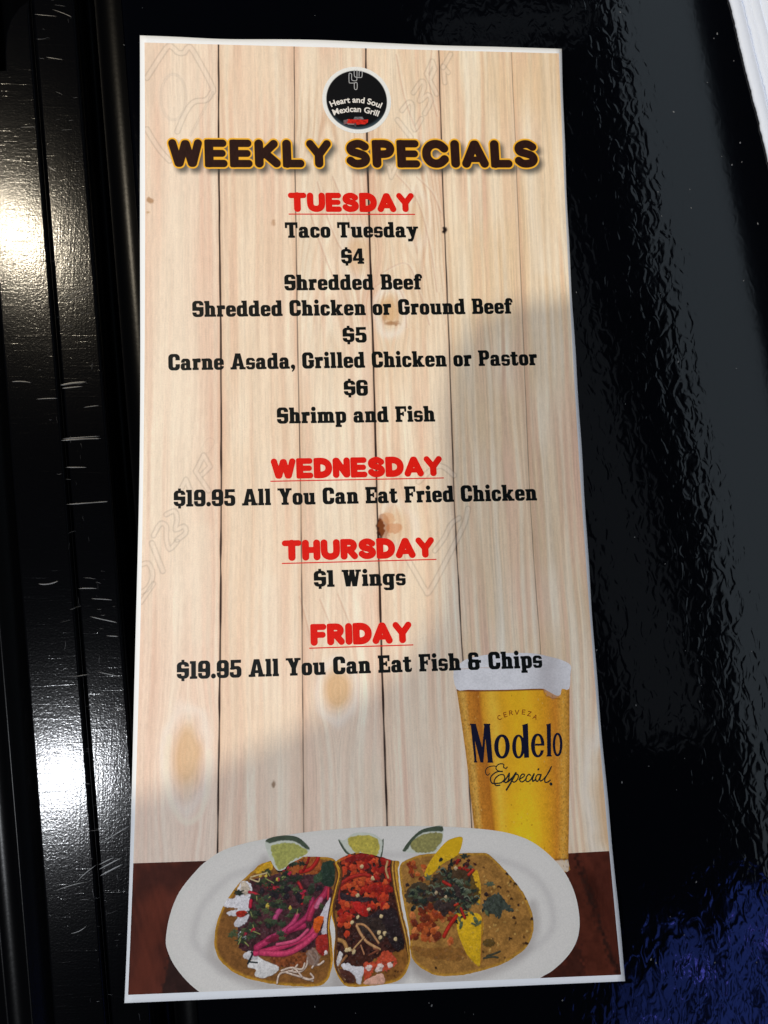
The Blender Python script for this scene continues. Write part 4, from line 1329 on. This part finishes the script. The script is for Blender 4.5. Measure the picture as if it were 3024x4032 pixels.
# ------------------------------------------------------------------ printed plate of tacos
PLATE = curve(np.concatenate([dA([(357, 870), (385, 700), (450, 540), (560, 400), (640, 325), (760, 250), (950, 195), (1250, 140), (1500, 112)]), d3([(0, 86), (300, 85), (500, 92), (700, 108), (850, 135), (980, 185), (1100, 275), (1200, 390), (1265, 530), (1293, 680), (1285, 800), (1240, 900), (1160, 990), (1060, 1060)]),
                                   cp([(2000, 3895), (1500, 3960), (1100, 3960), (840, 3935)]), dA([(590, 1228), (500, 1150), (420, 1050), (375, 960)])]), True, 4)
pc = Canvas(PLATE[:, 0].min() - .3, PLATE[:, 1].min() - .3, PLATE[:, 0].max() + .3, PLATE[:, 1].max() + .3, 0.085)
pd = sd_poly(pc.X, pc.Y, PLATE)
pc.c[:] = lin(232, 226, 217)
pc.c *= (1 + .03 * noise(pc.X, pc.Y, 6, 5, 101) + .05 * noise(pc.X, pc.Y, .3, .3, 102))[..., None]
rimc = np.exp(-((pd + 0.5) / .45) ** 2)[..., None] * .6 * (pc.Y < -70)[..., None]
pc.c = pc.c * (1 - rimc) + lin(226, 222, 212) * rimc
well = np.exp(-((pd + 5.6 + .5 * noise(pc.X, pc.Y, 5, 5, 103)) / .9) ** 2)[..., None] * .26 * (pc.Y < -74)[..., None]
pc.c = pc.c * (1 - well) + lin(168, 160, 158) * well
# darker print of the plate under the tortillas
for P in (dA([(1040, 320), (690, 860), (740, 1040), (950, 1160), (1250, 1205), (1500, 1190), (1560, 1215), (1640, 1180)]), dB([(200, 1900), (330, 2160), (900, 2170), (1170, 1850), (1250, 1990), (1400, 2060)]), d3([(200, 960), (400, 1080), (650, 1050), (900, 930), (1000, 760), (990, 600)])):
    pc.line(curve(P), 1.0, lin(150, 138, 132), 1.1, .45)
platep = fill('serving_plate', np.maximum(pd, sd_poly(pc.X, pc.Y, PANEL)), pc.X, pc.Y, 0.055, M_INK, card, pc.c)


def taco_canvas(P):
    return Canvas(P[:, 0].min() - .3, P[:, 1].min() - .3, P[:, 0].max() + .3, P[:, 1].max() + .3, 0.075)


def tortilla(P, seed, base=(158, 106, 44), rim_=(206, 150, 48)):
    t_ = taco_canvas(P)
    d = sd_poly(t_.X, t_.Y, P) + .12 * noise(t_.X, t_.Y, .8, .8, seed)
    t_.c[:] = lin(*base)
    t_.c *= (1 + .45 * noise(t_.X, t_.Y, 1.6, 1.6, seed + 1) + .3 * noise(t_.X, t_.Y, .5, .5, seed + 2) + .2 * noise(t_.X, t_.Y, .2, .2, seed + 3))[..., None]
    a_ = (1 - sm(0.12, 0.75, -d))[..., None] * .85
    t_.c = t_.c * (1 - a_) + lin(*rim_) * a_ * (1 + .3 * noise(t_.X, t_.Y, .5, .5, seed + 4))[..., None]
    return t_, d


def blob(cn, f, x, y, rx, ry, col, rot=0, seed=0, rough=.18, var=.22, soft=.07, alpha=1):
    t_ = np.linspace(0, 2 * np.pi, 15)[:-1]
    ca, sa = math.cos(rot), math.sin(rot)
    pts = [(x + rx * math.cos(q_) * ca - ry * math.sin(q_) * sa, y + rx * math.cos(q_) * sa + ry * math.sin(q_) * ca) for q_ in t_]
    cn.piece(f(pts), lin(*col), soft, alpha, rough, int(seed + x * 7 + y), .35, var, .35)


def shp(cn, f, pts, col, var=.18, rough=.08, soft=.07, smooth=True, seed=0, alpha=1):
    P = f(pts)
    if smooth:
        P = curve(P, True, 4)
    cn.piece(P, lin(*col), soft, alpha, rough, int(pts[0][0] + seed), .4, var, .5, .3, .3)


def strand(cn, f, pts, w_px, col, var=.15, alpha=1, shade=None, soft=.06):
    P = curve(f(pts), n=4)
    k2 = w_px
    if shade is not None:
        cn.line(P + np.array([0.05, -0.10]), k2 + .05, lin(*shade), soft, .7)
    cn.line(P, k2, lin(*col) * .72, soft, alpha, var, int(pts[0][0]))
    cn.line(P + np.array([-.02, .04]), np.asarray(k2) * .62, lin(*col) * 1.12, soft * 1.6, alpha * .9, var, int(pts[0][0]) + 1)
    cn.line(P + np.array([-.03, .09]), np.asarray(k2) * .18, lin(*col) * 1.5 + .04, soft * 1.4, alpha * .45)


def leaf(cn, f, x, y, s_, rot, col, seed):
    r_ = np.random.default_rng(seed)
    pts = []
    for i_ in range(14):
        an = 2 * math.pi * i_ / 14
        rr = s_ * (1.0 if i_ % 2 == 0 else .55) * (0.7 + .6 * r_.random())
        pts.append((x + rr * math.cos(an + rot) * 1.2, y + rr * math.sin(an + rot) * .8))
    cn.piece(f(pts), lin(*col), .07, 1, .08, seed, .3, .3, .35)


GRN = [(54, 62, 44), (66, 76, 48), (44, 50, 40), (78, 88, 56), (38, 44, 36), (60, 72, 52)]
# --- first taco (crop of dA)
T1 = curve(dA([(1000, 355), (1100, 318), (1190, 316), (1300, 300), (1440, 300), (1505, 312), (1532, 350), (1555, 420), (1545, 480), (1505, 640), (1482, 760), (1492, 850), (1503, 1000), (1490, 1085), (1460, 1150), (1400, 1185), (1250, 1187), (1100, 1172), (950, 1142), (830, 1096), (740, 1020), (700, 950), (690, 870), (705, 760), (740, 660), (800, 560), (870, 470), (950, 400)]), True, 4)
c1, d1 = tortilla(T1, 200, (140, 92, 44), (204, 148, 46))
d1 = np.maximum(d1, -99)
shp(c1, dA, [(960, 405), (1010, 362), (1070, 330), (1090, 380), (1020, 410)], (214, 162, 40), .2)
shp(c1, dA, [(1150, 390), (1230, 330), (1340, 300), (1420, 330), (1420, 420), (1300, 440)], (164, 86, 40), .4, .3)
shp(c1, dA, [(1070, 990), (1180, 955), (1300, 930), (1330, 1010), (1250, 1060), (1130, 1055)], (136, 72, 36), .5, .35)
shp(c1, dA, [(900, 480), (1100, 420), (1300, 420), (1480, 470), (1480, 800), (1380, 930), (1100, 960), (880, 940), (850, 800), (880, 620)], (76, 42, 46), .5, .3)
# cream
shp(c1, dA, [(745, 610), (770, 585), (830, 580), (865, 480), (920, 470), (950, 520), (930, 600), (925, 720), (860, 780), (825, 760), (850, 710), (790, 700), (775, 680), (850, 655), (760, 640)], (232, 226, 226), .06, .1)
shp(c1, dA, [(870, 480), (905, 470), (935, 520), (910, 560), (880, 545)], (206, 188, 166), .2, .15)
shp(c1, dA, [(840, 680), (890, 665), (920, 690), (880, 715), (850, 710)], (176, 46, 28), .25, .06)
shp(c1, dA, [(920, 1030), (980, 985), (1050, 1020), (1130, 1050), (1110, 1095), (1020, 1130), (965, 1110), (975, 1070), (930, 1060)], (232, 226, 220), .06, .1)
shp(c1, dA, [(890, 975), (925, 945), (985, 960), (985, 1000), (910, 1000)], (214, 208, 206), .12, .1)
shp(c1, dA, [(850, 850), (870, 810), (910, 850), (880, 880)], (222, 224, 222), .1, .1)
# shredded cheese curls
for P in ([(1120, 1165), (1140, 1100), (1220, 1080), (1260, 1040)], [(1180, 1090), (1240, 1110), (1310, 1130), (1365, 1150)], [(1200, 1080), (1270, 1090), (1320, 1050), (1330, 990)], [(1280, 1120), (1330, 1140), (1370, 1130), (1350, 1100)],
          [(1340, 960), (1370, 1000), (1400, 1040), (1440, 1015)], [(1360, 1060), (1400, 990), (1380, 950)], [(1230, 1060), (1290, 1070), (1310, 1030)], [(1150, 1080), (1230, 1060), (1290, 1120)]):
    strand(c1, dA, P, .16, (222, 198, 178), .2, 1, (96, 64, 44))
shp(c1, dA, [(1320, 960), (1360, 920), (1410, 960), (1400, 1040), (1340, 1040)], (146, 118, 104), .3, .3, alpha=.8)
# pink pickled onion
for P, w_, col in (([(970, 960), (1100, 930), (1250, 880), (1340, 840), (1380, 780)], .55, (200, 54, 96)), ([(980, 920), (1080, 860), (1200, 800), (1300, 770)], .62, (186, 50, 92)), ([(1010, 955), (1180, 960), (1300, 900), (1380, 830)], .55, (206, 64, 102)),
                   ([(1060, 860), (1160, 810), (1230, 750), (1270, 670)], .45, (190, 62, 104)), ([(1200, 800), (1290, 740), (1340, 680), (1360, 590)], .50, (172, 46, 88)), ([(1100, 740), (1120, 690), (1150, 650)], .5, (188, 74, 118)),
                   ([(1340, 720), (1370, 640), (1440, 560), (1470, 500)], .6, (178, 48, 80)), ([(1390, 640), (1420, 590)], .5, (208, 110, 140)), ([(1400, 470), (1440, 455), (1470, 480), (1470, 590)], .22, (196, 52, 66)),
                   ([(1330, 800), (1250, 870), (1120, 900)], .3, (214, 84, 120))):
    strand(c1, dA, P, w_, col, .16, 1, (96, 22, 44))
for P, w_, col in (([(1220, 440), (1270, 480), (1300, 560), (1290, 620)], .28, (186, 44, 48)), ([(1280, 400), (1350, 380), (1400, 310), (1390, 260), (1350, 270)], .38, (178, 36, 30)), ([(1350, 260), (1330, 330), (1300, 390)], .2, (140, 24, 24)),
                   ([(1030, 480), (1080, 510), (1130, 520)], .45, (178, 36, 50)), ([(930, 540), (990, 560), (1010, 580)], .3, (190, 38, 54)), ([(940, 600), (935, 640)], .35, (192, 34, 60))):
    strand(c1, dA, P, w_, col, .2, 1, (70, 18, 24))
shp(c1, dA, [(1040, 870), (1120, 825), (1200, 830), (1140, 870), (1060, 890)], (118, 28, 50), .3, .15, alpha=.8)
# greens
r_ = np.random.default_rng(3)
for i_ in range(95):
    x_, y_ = r_.normal(1080, 105), r_.normal(610, 130)
    if i_ % 4 == 0:
        x_, y_ = r_.normal(1180, 90), r_.normal(480, 55)
    if i_ % 9 == 0:
        x_, y_ = r_.normal(900, 40), r_.normal(840, 50)
    leaf(c1, dA, x_, y_, 16 + 22 * r_.random(), r_.random() * 6, GRN[i_ % 6], 300 + i_)
    if i_ % 6 == 0:
        strand(c1, dA, [(x_, y_), (x_ + r_.normal(0, 30), y_ + 30)], .09, (150, 152, 86), .2)
    if i_ % 8 == 0:
        blob(c1, dA, x_ + 20, y_, 10, 13, (180, 40, 66), 1, i_)
for x_, y_ in ((1010, 430), (1120, 455), (1050, 630), (1060, 640), (1210, 650), (1045, 430)):
    blob(c1, dA, x_, y_, 8, 12, (204, 176, 70), .3, 4)
for i_ in range(10):
    blob(c1, dA, 1200 + 80 * r_.normal(), 520 + 60 * r_.normal(), 22, 18, (40, 34, 38), r_.random() * 3, i_)
shp(c1, dA, [(1420, 380), (1440, 335), (1510, 330), (1520, 400), (1500, 500), (1440, 490), (1410, 440)], (42, 58, 46), .25, .1)
shp(c1, dA, [(1370, 440), (1420, 400), (1430, 460), (1380, 480)], (58, 76, 54), .3, .1)
blob(c1, dA, 1355, 520, 26, 40, (52, 58, 44), .3, 2)
for P in ([(935, 450), (990, 470), (1000, 450)], [(940, 440), (970, 430), (1050, 410)]):
    strand(c1, dA, P, .12, (214, 190, 140), .2)
shp(c1, dA, [(1470, 600), (1485, 590), (1475, 700), (1460, 830), (1425, 830), (1440, 740), (1410, 720), (1420, 690)], (222, 212, 214), .1, .1)
shp(c1, dA, [(1370, 740), (1400, 710), (1440, 715), (1425, 770), (1400, 820), (1370, 800)], (222, 96, 30), .3, .12)
shp(c1, dA, [(1390, 860), (1440, 830), (1470, 850), (1465, 960), (1420, 970), (1390, 930)], (162, 42, 34), .3, .12)
blob(c1, dA, 1453, 955, 14, 18, (222, 204, 198), 0, 3)
strand(c1, dA, [(1500, 310), (1515, 270), (1525, 235)], .16, (190, 110, 80))
strand(c1, dA, [(920, 1030), (950, 970), (945, 955)], .2, (30, 40, 44))
strand(c1, dA, [(930, 1020), (985, 1025)], .15, (34, 46, 46))
# folded double edge
for dx_, col in ((-14, (92, 52, 26)), (0, (216, 156, 44)), (14, (120, 72, 30)), (24, (206, 146, 44))):
    strand(c1, dA, [(1525 + dx_, 345), (1548 + dx_ * .6, 420), (1525 + dx_ * .7, 520), (1492 + dx_ * .7, 660), (1476 + dx_ * .6, 780), (1484 + dx_ * .5, 880), (1492 + dx_ * .3, 1000), (1486, 1090)], .22, col, .25)
c1.c *= (1 + .26 * noise(c1.X, c1.Y, .42, .36, 401) + .28 * noise(c1.X, c1.Y, .18, .18, 421))[..., None]
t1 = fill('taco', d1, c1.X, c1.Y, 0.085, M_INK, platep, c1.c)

# --- second taco
T2 = curve(dB([(225, 610), (270, 690), (285, 750), (275, 850), (240, 950), (200, 1080), (172, 1200), (180, 1300), (205, 1380), (222, 1500), (205, 1700), (200, 1850), (225, 1950), (280, 2060), (350, 2140), (450, 2157), (700, 2140), (900, 2108), (1000, 2080), (1085, 2000), (1132, 1900), (1155, 1790), (1140, 1600), (1112, 1450), (1072, 1300), (1040, 1150), (1020, 1000), (1010, 850), (1000, 700), (1015, 600), (930, 590), (850, 560), (700, 520), (500, 490), (380, 520), (290, 560)]), True, 4)
c2, d2 = tortilla(T2, 230, (142, 92, 40), (204, 150, 48))
shp(c2, dB, [(300, 560), (560, 500), (850, 560), (900, 700), (940, 900), (1000, 1200), (1060, 1450), (1080, 1650), (1000, 1720), (800, 1750), (560, 1900), (330, 1900), (240, 1700), (240, 1300), (230, 1100), (290, 850)], (66, 34, 28), .55, .25)
r_ = np.random.default_rng(11)
REDS = [(196, 62, 34), (180, 46, 30), (208, 86, 44), (164, 34, 26), (200, 70, 40), (150, 34, 28)]
for i_ in range(150):
    x_ = 300 + 560 * r_.random() + (60 if i_ % 2 else 0)
    y_ = 540 + 640 * r_.random() ** .9
    blob(c2, dB, x_, y_, 26 + 44 * r_.random(), 18 + 30 * r_.random(), REDS[i_ % 6], r_.random() * 3, i_)
    if i_ % 5 == 0:
        blob(c2, dB, x_ + 20, y_ + 30, 30, 16, (60, 26, 24), r_.random() * 3, i_)
shp(c2, dB, [(360, 560), (560, 490), (620, 500), (600, 570), (440, 600), (350, 600)], (138, 34, 30), .25, .1)
strand(c2, dB, [(290, 880), (400, 800), (560, 760), (640, 770)], .35, (176, 44, 34), .2, 1, (60, 18, 18))
strand(c2, dB, [(270, 1080), (280, 900), (320, 860)], .22, (140, 40, 40))
shp(c2, dB, [(290, 980), (440, 1040), (600, 1040), (700, 1060), (600, 1100), (400, 1090), (290, 1060)], (52, 38, 42), .3, .1)
shp(c2, dB, [(440, 1110), (520, 1100), (620, 1180), (620, 1290), (540, 1260), (450, 1180)], (192, 40, 34), .22, .1)
for i_ in range(26):
    blob(c2, dB, 270 + 180 * r_.random(), 1130 + 380 * r_.random(), 32, 44, REDS[i_ % 4], r_.random() * 3, 60 + i_)
shp(c2, dB, [(780, 1210), (960, 1190), (1020, 1400), (1075, 1600), (1050, 1690), (980, 1700), (900, 1600), (820, 1500), (640, 1380), (600, 1300)], (44, 32, 34), .35, .12)
shp(c2, dB, [(500, 1310), (760, 1300), (860, 1480), (780, 1600), (640, 1560), (500, 1400)], (58, 44, 38), .4, .15)
for P, w_, col in (([(490, 1380), (560, 1380), (640, 1440), (760, 1610)], .22, (186, 134, 88)), ([(490, 1400), (540, 1500), (620, 1600), (770, 1690)], .28, (196, 146, 98)), ([(580, 1540), (480, 1650), (430, 1710)], .15, (198, 150, 100)),
                   ([(260, 1570), (330, 1600), (370, 1690)], .4, (178, 128, 72)), ([(540, 1640), (580, 1750)], .15, (180, 122, 84)), ([(700, 1680), (760, 1700), (740, 1740)], .15, (150, 90, 60)), ([(360, 1770), (290, 1860), (260, 1900)], .25, (150, 100, 60)),
                   ([(590, 1800), (680, 1740), (760, 1700)], .2, (124, 66, 44)), ([(450, 1800), (480, 1840)], .15, (170, 110, 76))):
    strand(c2, dB, P, w_, col, .25, 1, (48, 28, 22))
for x_, y_ in ((550, 665), (685, 810), (500, 1020), (635, 1195), (430, 1355), (765, 1480), (830, 1490), (780, 1540), (970, 1565), (500, 1290), (790, 1280), (360, 1700), (450, 1720), (400, 1690)):
    blob(c2, dB, x_, y_, 22, 26, (218, 190, 140), .4, 5, .12)
shp(c2, dB, [(390, 1790), (560, 1760), (700, 1780), (560, 1900), (440, 1890)], (70, 36, 26), .4, .2)
shp(c2, dB, [(300, 1880), (380, 1860), (440, 1900), (590, 1910), (560, 2010), (540, 2110), (490, 2110), (460, 2020), (340, 1950)], (222, 216, 216), .08, .1)
shp(c2, dB, [(230, 1860), (270, 1720), (310, 1740), (290, 1840), (250, 1900)], (214, 206, 200), .12, .1)
shp(c2, dB, [(250, 1940), (330, 2080), (440, 2110), (470, 2060), (400, 1960)], (84, 46, 36), .3, .1)
strand(c2, dB, [(250, 1930), (290, 2020), (340, 2070)], .16, (216, 180, 130))
shp(c2, dB, [(580, 1870), (700, 1850), (760, 1780), (860, 1700), (960, 1780), (980, 1860), (860, 1960), (720, 1930), (640, 2050), (590, 2080)], (196, 76, 48), .3, .2)
shp(c2, dB, [(560, 2110), (680, 2030), (800, 1990), (840, 2080), (820, 2115), (680, 2130)], (222, 168, 144), .12, .1)
for x_, y_ in ((640, 1920), (760, 1940), (900, 1880), (780, 1900)):
    blob(c2, dB, x_, y_, 38, 36, (230, 204, 192), .2, 6)
for i_ in range(14):
    blob(c2, dB, 940 + 60 * r_.normal(), 1950 + 60 * r_.normal(), 10, 8, (104, 62, 26), 0, i_)
for dx_, col in ((-30, (84, 48, 26)), (-12, (204, 150, 60)), (8, (110, 66, 30)), (24, (206, 150, 50))):
    strand(c2, dB, [(955 + dx_, 600), (950 + dx_, 700), (975 + dx_, 900), (1010 + dx_, 1080), (1052 + dx_, 1280), (1095 + dx_, 1450), (1128 + dx_ * .8, 1620), (1146 + dx_ * .4, 1790), (1125, 1900)], .27, col, .25)
strand(c2, dB, [(870, 600), (850, 700), (880, 800)], .22, (198, 156, 104))
for dx_, col in ((0, (214, 156, 44)), (22, (96, 56, 28))):
    strand(c2, dB, [(235 + dx_, 620), (275 + dx_, 700), (270 + dx_, 830), (225 + dx_, 980), (185 + dx_, 1130), (182 + dx_, 1260), (210 + dx_, 1400), (216 + dx_, 1550), (204 + dx_, 1700), (202 + dx_, 1860), (240 + dx_, 1980), (320 + dx_, 2090)], .24, col, .25)
c2.c *= (1 + .26 * noise(c2.X, c2.Y, .42, .36, 402) + .28 * noise(c2.X, c2.Y, .18, .18, 422))[..., None]
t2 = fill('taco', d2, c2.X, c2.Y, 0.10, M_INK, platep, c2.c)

# --- third taco
T3 = curve(d3([(125, 340), (200, 290), (300, 266), (420, 260), (520, 262), (640, 258), (700, 268), (770, 332), (850, 420), (920, 510), (970, 610), (992, 700), (987, 790), (950, 870), (880, 930), (780, 985), (640, 1030), (520, 1055), (400, 1060), (330, 1047), (250, 1000), (205, 950), (192, 900), (182, 780), (155, 620), (130, 470)]), True, 4)
c3, d3_ = tortilla(T3, 260, (164, 116, 56), (196, 144, 52))
r_ = np.random.default_rng(21)
for i_ in range(70):
    blob(c3, d3, 500 + 480 * r_.random(), 300 + 680 * r_.random(), 5 + 7 * r_.random(), 4 + 6 * r_.random(), (204, 158, 84) if i_ % 3 else (84, 54, 28), r_.random() * 3, i_, alpha=.75)
for x_, y_ in ((700, 458), (770, 480), (872, 460), (850, 558), (897, 598), (840, 815), (820, 395), (985, 690), (868, 682), (355, 1005), (950, 850)):
    blob(c3, d3, x_, y_, 11, 9, (64, 42, 26), .5, 9)
OR = [(186, 88, 40), (150, 60, 28), (204, 118, 62), (112, 46, 26)]
for i_ in range(46):
    blob(c3, d3, 190 + 270 * r_.random(), 600 + 260 * r_.random() ** 1.1, 20 + 20 * r_.random(), 14 + 16 * r_.random(), OR[i_ % 4], r_.random() * 3, i_)
for i_ in range(18):
    blob(c3, d3, 180 + 120 * r_.random(), 320 + 110 * r_.random(), 18, 12, OR[i_ % 4], r_.random() * 3, i_)
shp(c3, d3, [(180, 860), (300, 880), (450, 870), (560, 900), (520, 960), (300, 940)], (132, 82, 34), .3, .2, alpha=.5)
MANGO = (226, 178, 32)
shp(c3, d3, [(525, 155), (530, 190), (500, 270), (400, 330), (340, 390), (290, 425), (285, 390), (310, 330), (350, 270), (420, 190), (470, 163)], MANGO, .08, .04)
shp(c3, d3, [(490, 590), (560, 640), (640, 660), (665, 720), (655, 850), (645, 985), (620, 985), (560, 920), (520, 830), (495, 750)], MANGO, .08, .04)
shp(c3, d3, [(575, 450), (620, 370), (645, 440), (650, 540), (640, 590), (600, 520)], (216, 166, 40), .08, .04)
strand(c3, d3, [(660, 690), (655, 840), (650, 980)], .12, (170, 110, 40))
shp(c3, d3, [(330, 420), (420, 370), (540, 360), (610, 430), (640, 560), (560, 620), (480, 640), (400, 650), (340, 600), (320, 500)], (50, 40, 34), .45, .35, alpha=.8)
shp(c3, d3, [(165, 500), (230, 450), (310, 470), (320, 560), (290, 610), (210, 600), (160, 560)], (40, 44, 40), .4, .3, alpha=.8)
G3 = [(46, 54, 44), (72, 80, 58), (36, 42, 38), (92, 100, 76), (54, 40, 38), (34, 40, 36)]
for i_ in range(150):
    if i_ % 8 == 0:
        x_, y_ = r_.normal(720, 38), r_.normal(590, 32)
    elif i_ % 5 == 1:
        x_, y_ = r_.normal(240, 36), r_.normal(530, 36)
    elif i_ % 5 == 2:
        x_, y_ = r_.normal(560, 40), r_.normal(590, 40)
    else:
        x_, y_ = r_.normal(455, 88), r_.normal(475, 84)
    if i_ % 3:
        blob(c3, d3, x_, y_, 12 + 16 * r_.random(), 6 + 8 * r_.random(), G3[i_ % 6], r_.random() * 3, i_, .15, .35)
    else:
        leaf(c3, d3, x_, y_, 14 + 14 * r_.random(), r_.random() * 6, G3[i_ % 6], 500 + i_)
for i_ in range(22):
    x_, y_ = r_.normal(450, 70), r_.normal(490, 80)
    strand(c3, d3, [(x_, y_), (x_ + 20, y_ - 8), (x_ + 36, y_ + 12)], .10, (112, 118, 96), .3)
for i_ in range(16):
    blob(c3, d3, 400 + 60 * r_.normal(), 590 + 50 * r_.normal(), 22, 20, (62, 48, 44), r_.random() * 3, i_)
for i_ in range(14):
    blob(c3, d3, 530 + 45 * r_.normal(), 335 + 22 * r_.normal(), 13, 9, (152, 38, 28) if i_ % 2 else (70, 36, 32), r_.random() * 3, i_)
for P, w_, col in (([(490, 670), (440, 740), (410, 800)], .38, (182, 40, 26)), ([(520, 620), (545, 680)], .28, (170, 40, 30)), ([(405, 445), (450, 470)], .3, (176, 44, 34)), ([(570, 400), (600, 370)], .28, (186, 50, 34)), ([(480, 600), (500, 590)], .22, (190, 54, 34))):
    strand(c3, d3, P, w_, col, .2, 1, (60, 20, 18))
shp(c3, d3, [(690, 560), (760, 520), (800, 560), (862, 636), (790, 636), (770, 690), (740, 660), (690, 650), (660, 600)], (64, 70, 60), .4, .25)
for x_, y_, s_, a_ in ((618, 700, 30, 1.2), (606, 724, 22, .4), (688, 650, 24, 1.0), (520, 730, 26, 1.9), (512, 690, 20, 1.3), (590, 650, 22, .7), (640, 716, 20, 2.2)):
    blob(c3, d3, x_, y_, s_, s_ * .42, (88, 98, 68), a_, int(x_), .12, .3)
shp(c3, d3, [(660, 840), (700, 815), (745, 840), (720, 870), (680, 865)], (104, 78, 36), .2, .1)
for P in ([(690, 930), (740, 915), (775, 900)], [(670, 945), (720, 935), (760, 940)]):
    strand(c3, d3, P, .2, (66, 64, 48), .2)
for x_, y_ in ((487, 360), (425, 545), (360, 520)):
    blob(c3, d3, x_, y_, 9, 11, (190, 164, 126), 0, 8)
c3.c *= (1 + .26 * noise(c3.X, c3.Y, .42, .36, 403) + .28 * noise(c3.X, c3.Y, .18, .18, 423))[..., None]
t3 = fill('taco', d3_, c3.X, c3.Y, 0.115, M_INK, platep, c3.c)
# mango tip that stands clear of the tortilla
MT = curve(d3([(525, 155), (530, 190), (505, 262), (460, 262), (380, 262), (352, 268), (420, 190), (470, 163)]), True, 4)
mc = taco_canvas(MT)
mc.c[:] = lin(*MANGO)
mc.c *= (1 + .14 * noise(mc.X, mc.Y, .5, .5, 301))[..., None]
fill('mango_slice', sd_poly(mc.X, mc.Y, MT), mc.X, mc.Y, 0.125, M_INK, platep, mc.c)


# --- lime wedges
def lime(P, flesh, flesh_col, rind, lab, layer):
    Pm = curve(P, True, 4)
    l_ = taco_canvas(Pm)
    l_.c[:] = lin(212, 214, 198)
    l_.c *= (1 + .10 * noise(l_.X, l_.Y, .5, .5, 310))[..., None]
    Fm = curve(flesh, True, 4)
    l_.poly(Fm, lin(*flesh_col), .12, .95, .12, 311, .4, .22, .4)
    for pts in rind:
        l_.poly(curve(pts, True, 4), lin(58, 72, 52), .14, .95, .06, 312, .4, .25, .6)
    o = fill('lime_wedge', sd_poly(l_.X, l_.Y, Pm), l_.X, l_.Y, layer, M_INK, platep, l_.c)
    o['label'] = lab


lime(dA([(1040, 190), (1090, 165), (1190, 153), (1270, 170), (1340, 235), (1330, 270), (1280, 310), (1200, 350), (1170, 385), (1120, 390), (1080, 330), (1045, 240)]),
     dA([(1078, 228), (1130, 208), (1235, 206), (1325, 254), (1318, 285), (1230, 320), (1190, 360), (1130, 385), (1095, 310)]), (172, 170, 84),
     [dA([(1040, 185), (1090, 163), (1190, 150), (1270, 167), (1342, 235), (1325, 248), (1250, 198), (1170, 186), (1090, 200), (1066, 206)])], 'green lime wedge behind the taco with pink onions', 0.13)
lime(dB([(258, 330), (330, 335), (440, 255), (560, 240), (700, 260), (800, 330), (820, 310), (820, 420), (790, 560), (700, 570), (560, 510), (400, 520), (330, 470)]),
     dB([(370, 330), (450, 285), (600, 270), (740, 320), (770, 400), (740, 530), (620, 540), (560, 490), (450, 470)]), (194, 176, 66),
     [dB([(258, 330), (285, 350), (350, 450), (410, 510), (370, 515), (290, 420)]), dB([(808, 310), (822, 310), (822, 430), (795, 560), (780, 550), (805, 430)])], 'yellow lemon coloured wedge behind the middle taco', 0.075)
lime(d3([(145, 250), (150, 225), (200, 160), (260, 110), (340, 88), (402, 88), (400, 180), (370, 240), (330, 265), (240, 262)]),
     d3([(192, 205), (225, 162), (300, 130), (396, 130), (392, 185), (350, 240), (300, 258), (220, 250)]), (150, 142, 78),
     [d3([(143, 252), (148, 225), (200, 160), (260, 108), (340, 86), (402, 86), (402, 118), (330, 118), (260, 135), (200, 190), (170, 240)])], 'lime wedge with dark rind behind the taco with mango', 0.075)

# ------------------------------------------------------------------ dust on the black plastic
V, Fc = [], []
spots = [(2443, 47), (2654, 440), (2717, 745), (2592, 755), (2606, 850), (2825, 132), (2812, 150), (2890, 238), (2922, 637), (2985, 880), (2463, 1590), (2270, 1150), (2555, 3017), (2665, 3110), (2450, 3080), (2640, 3610), (2370, 3120), (488, 176), (560, 30), (1240, 60), (2760, 2100), (2900, 1450), (2620, 2220), (2500, 2115), (2350, 2560), (2700, 2562), (1700, 3960), (1830, 3985), (1865, 3995), (2215, 3940), (1690, 3950), (1400, 3990), (1240, 3965)]
for _ in range(25):
    spots.append((2290 + 730 * rng.random(), 4032 * rng.random()))
for (sx_, sy_) in spots:
    c0 = flat(sx_, sy_, PZ + 0.00012)
    rr = 0.00007 + 0.00013 * rng.random() ** 2
    m_ = 6
    b0 = len(V)
    an0 = rng.random() * 6
    el = 1 + 1.2 * rng.random()
    for i_ in range(m_):
        an = 2 * math.pi * i_ / m_
        u_, v_ = rr * el * math.cos(an) * (.7 + .6 * rng.random()), rr * math.sin(an) * (.7 + .6 * rng.random())
        V.append((c0[0] + u_ * math.cos(an0) - v_ * math.sin(an0), c0[1] + u_ * math.sin(an0) + v_ * math.cos(an0), c0[2] - 0.00008))
    V.append((c0[0], c0[1], c0[2] + rr * .6))
    Fc += [[b0 + i_, b0 + (i_ + 1) % m_, b0 + m_] for i_ in range(m_)]
me = bpy.data.meshes.new('dust')
me.from_pydata(V, [], Fc)
md, nt, b = material('grey_dust')
paper_bump(nt, b)
b.inputs['Base Color'].default_value = (0.16, 0.16, 0.16, 1)
me.materials.append(md)
du = bpy.data.objects.new('dust', me)
COL.objects.link(du)
tagobj(du, 'pale specks of dust scattered over the black plastic', 'dust', kind='stuff')
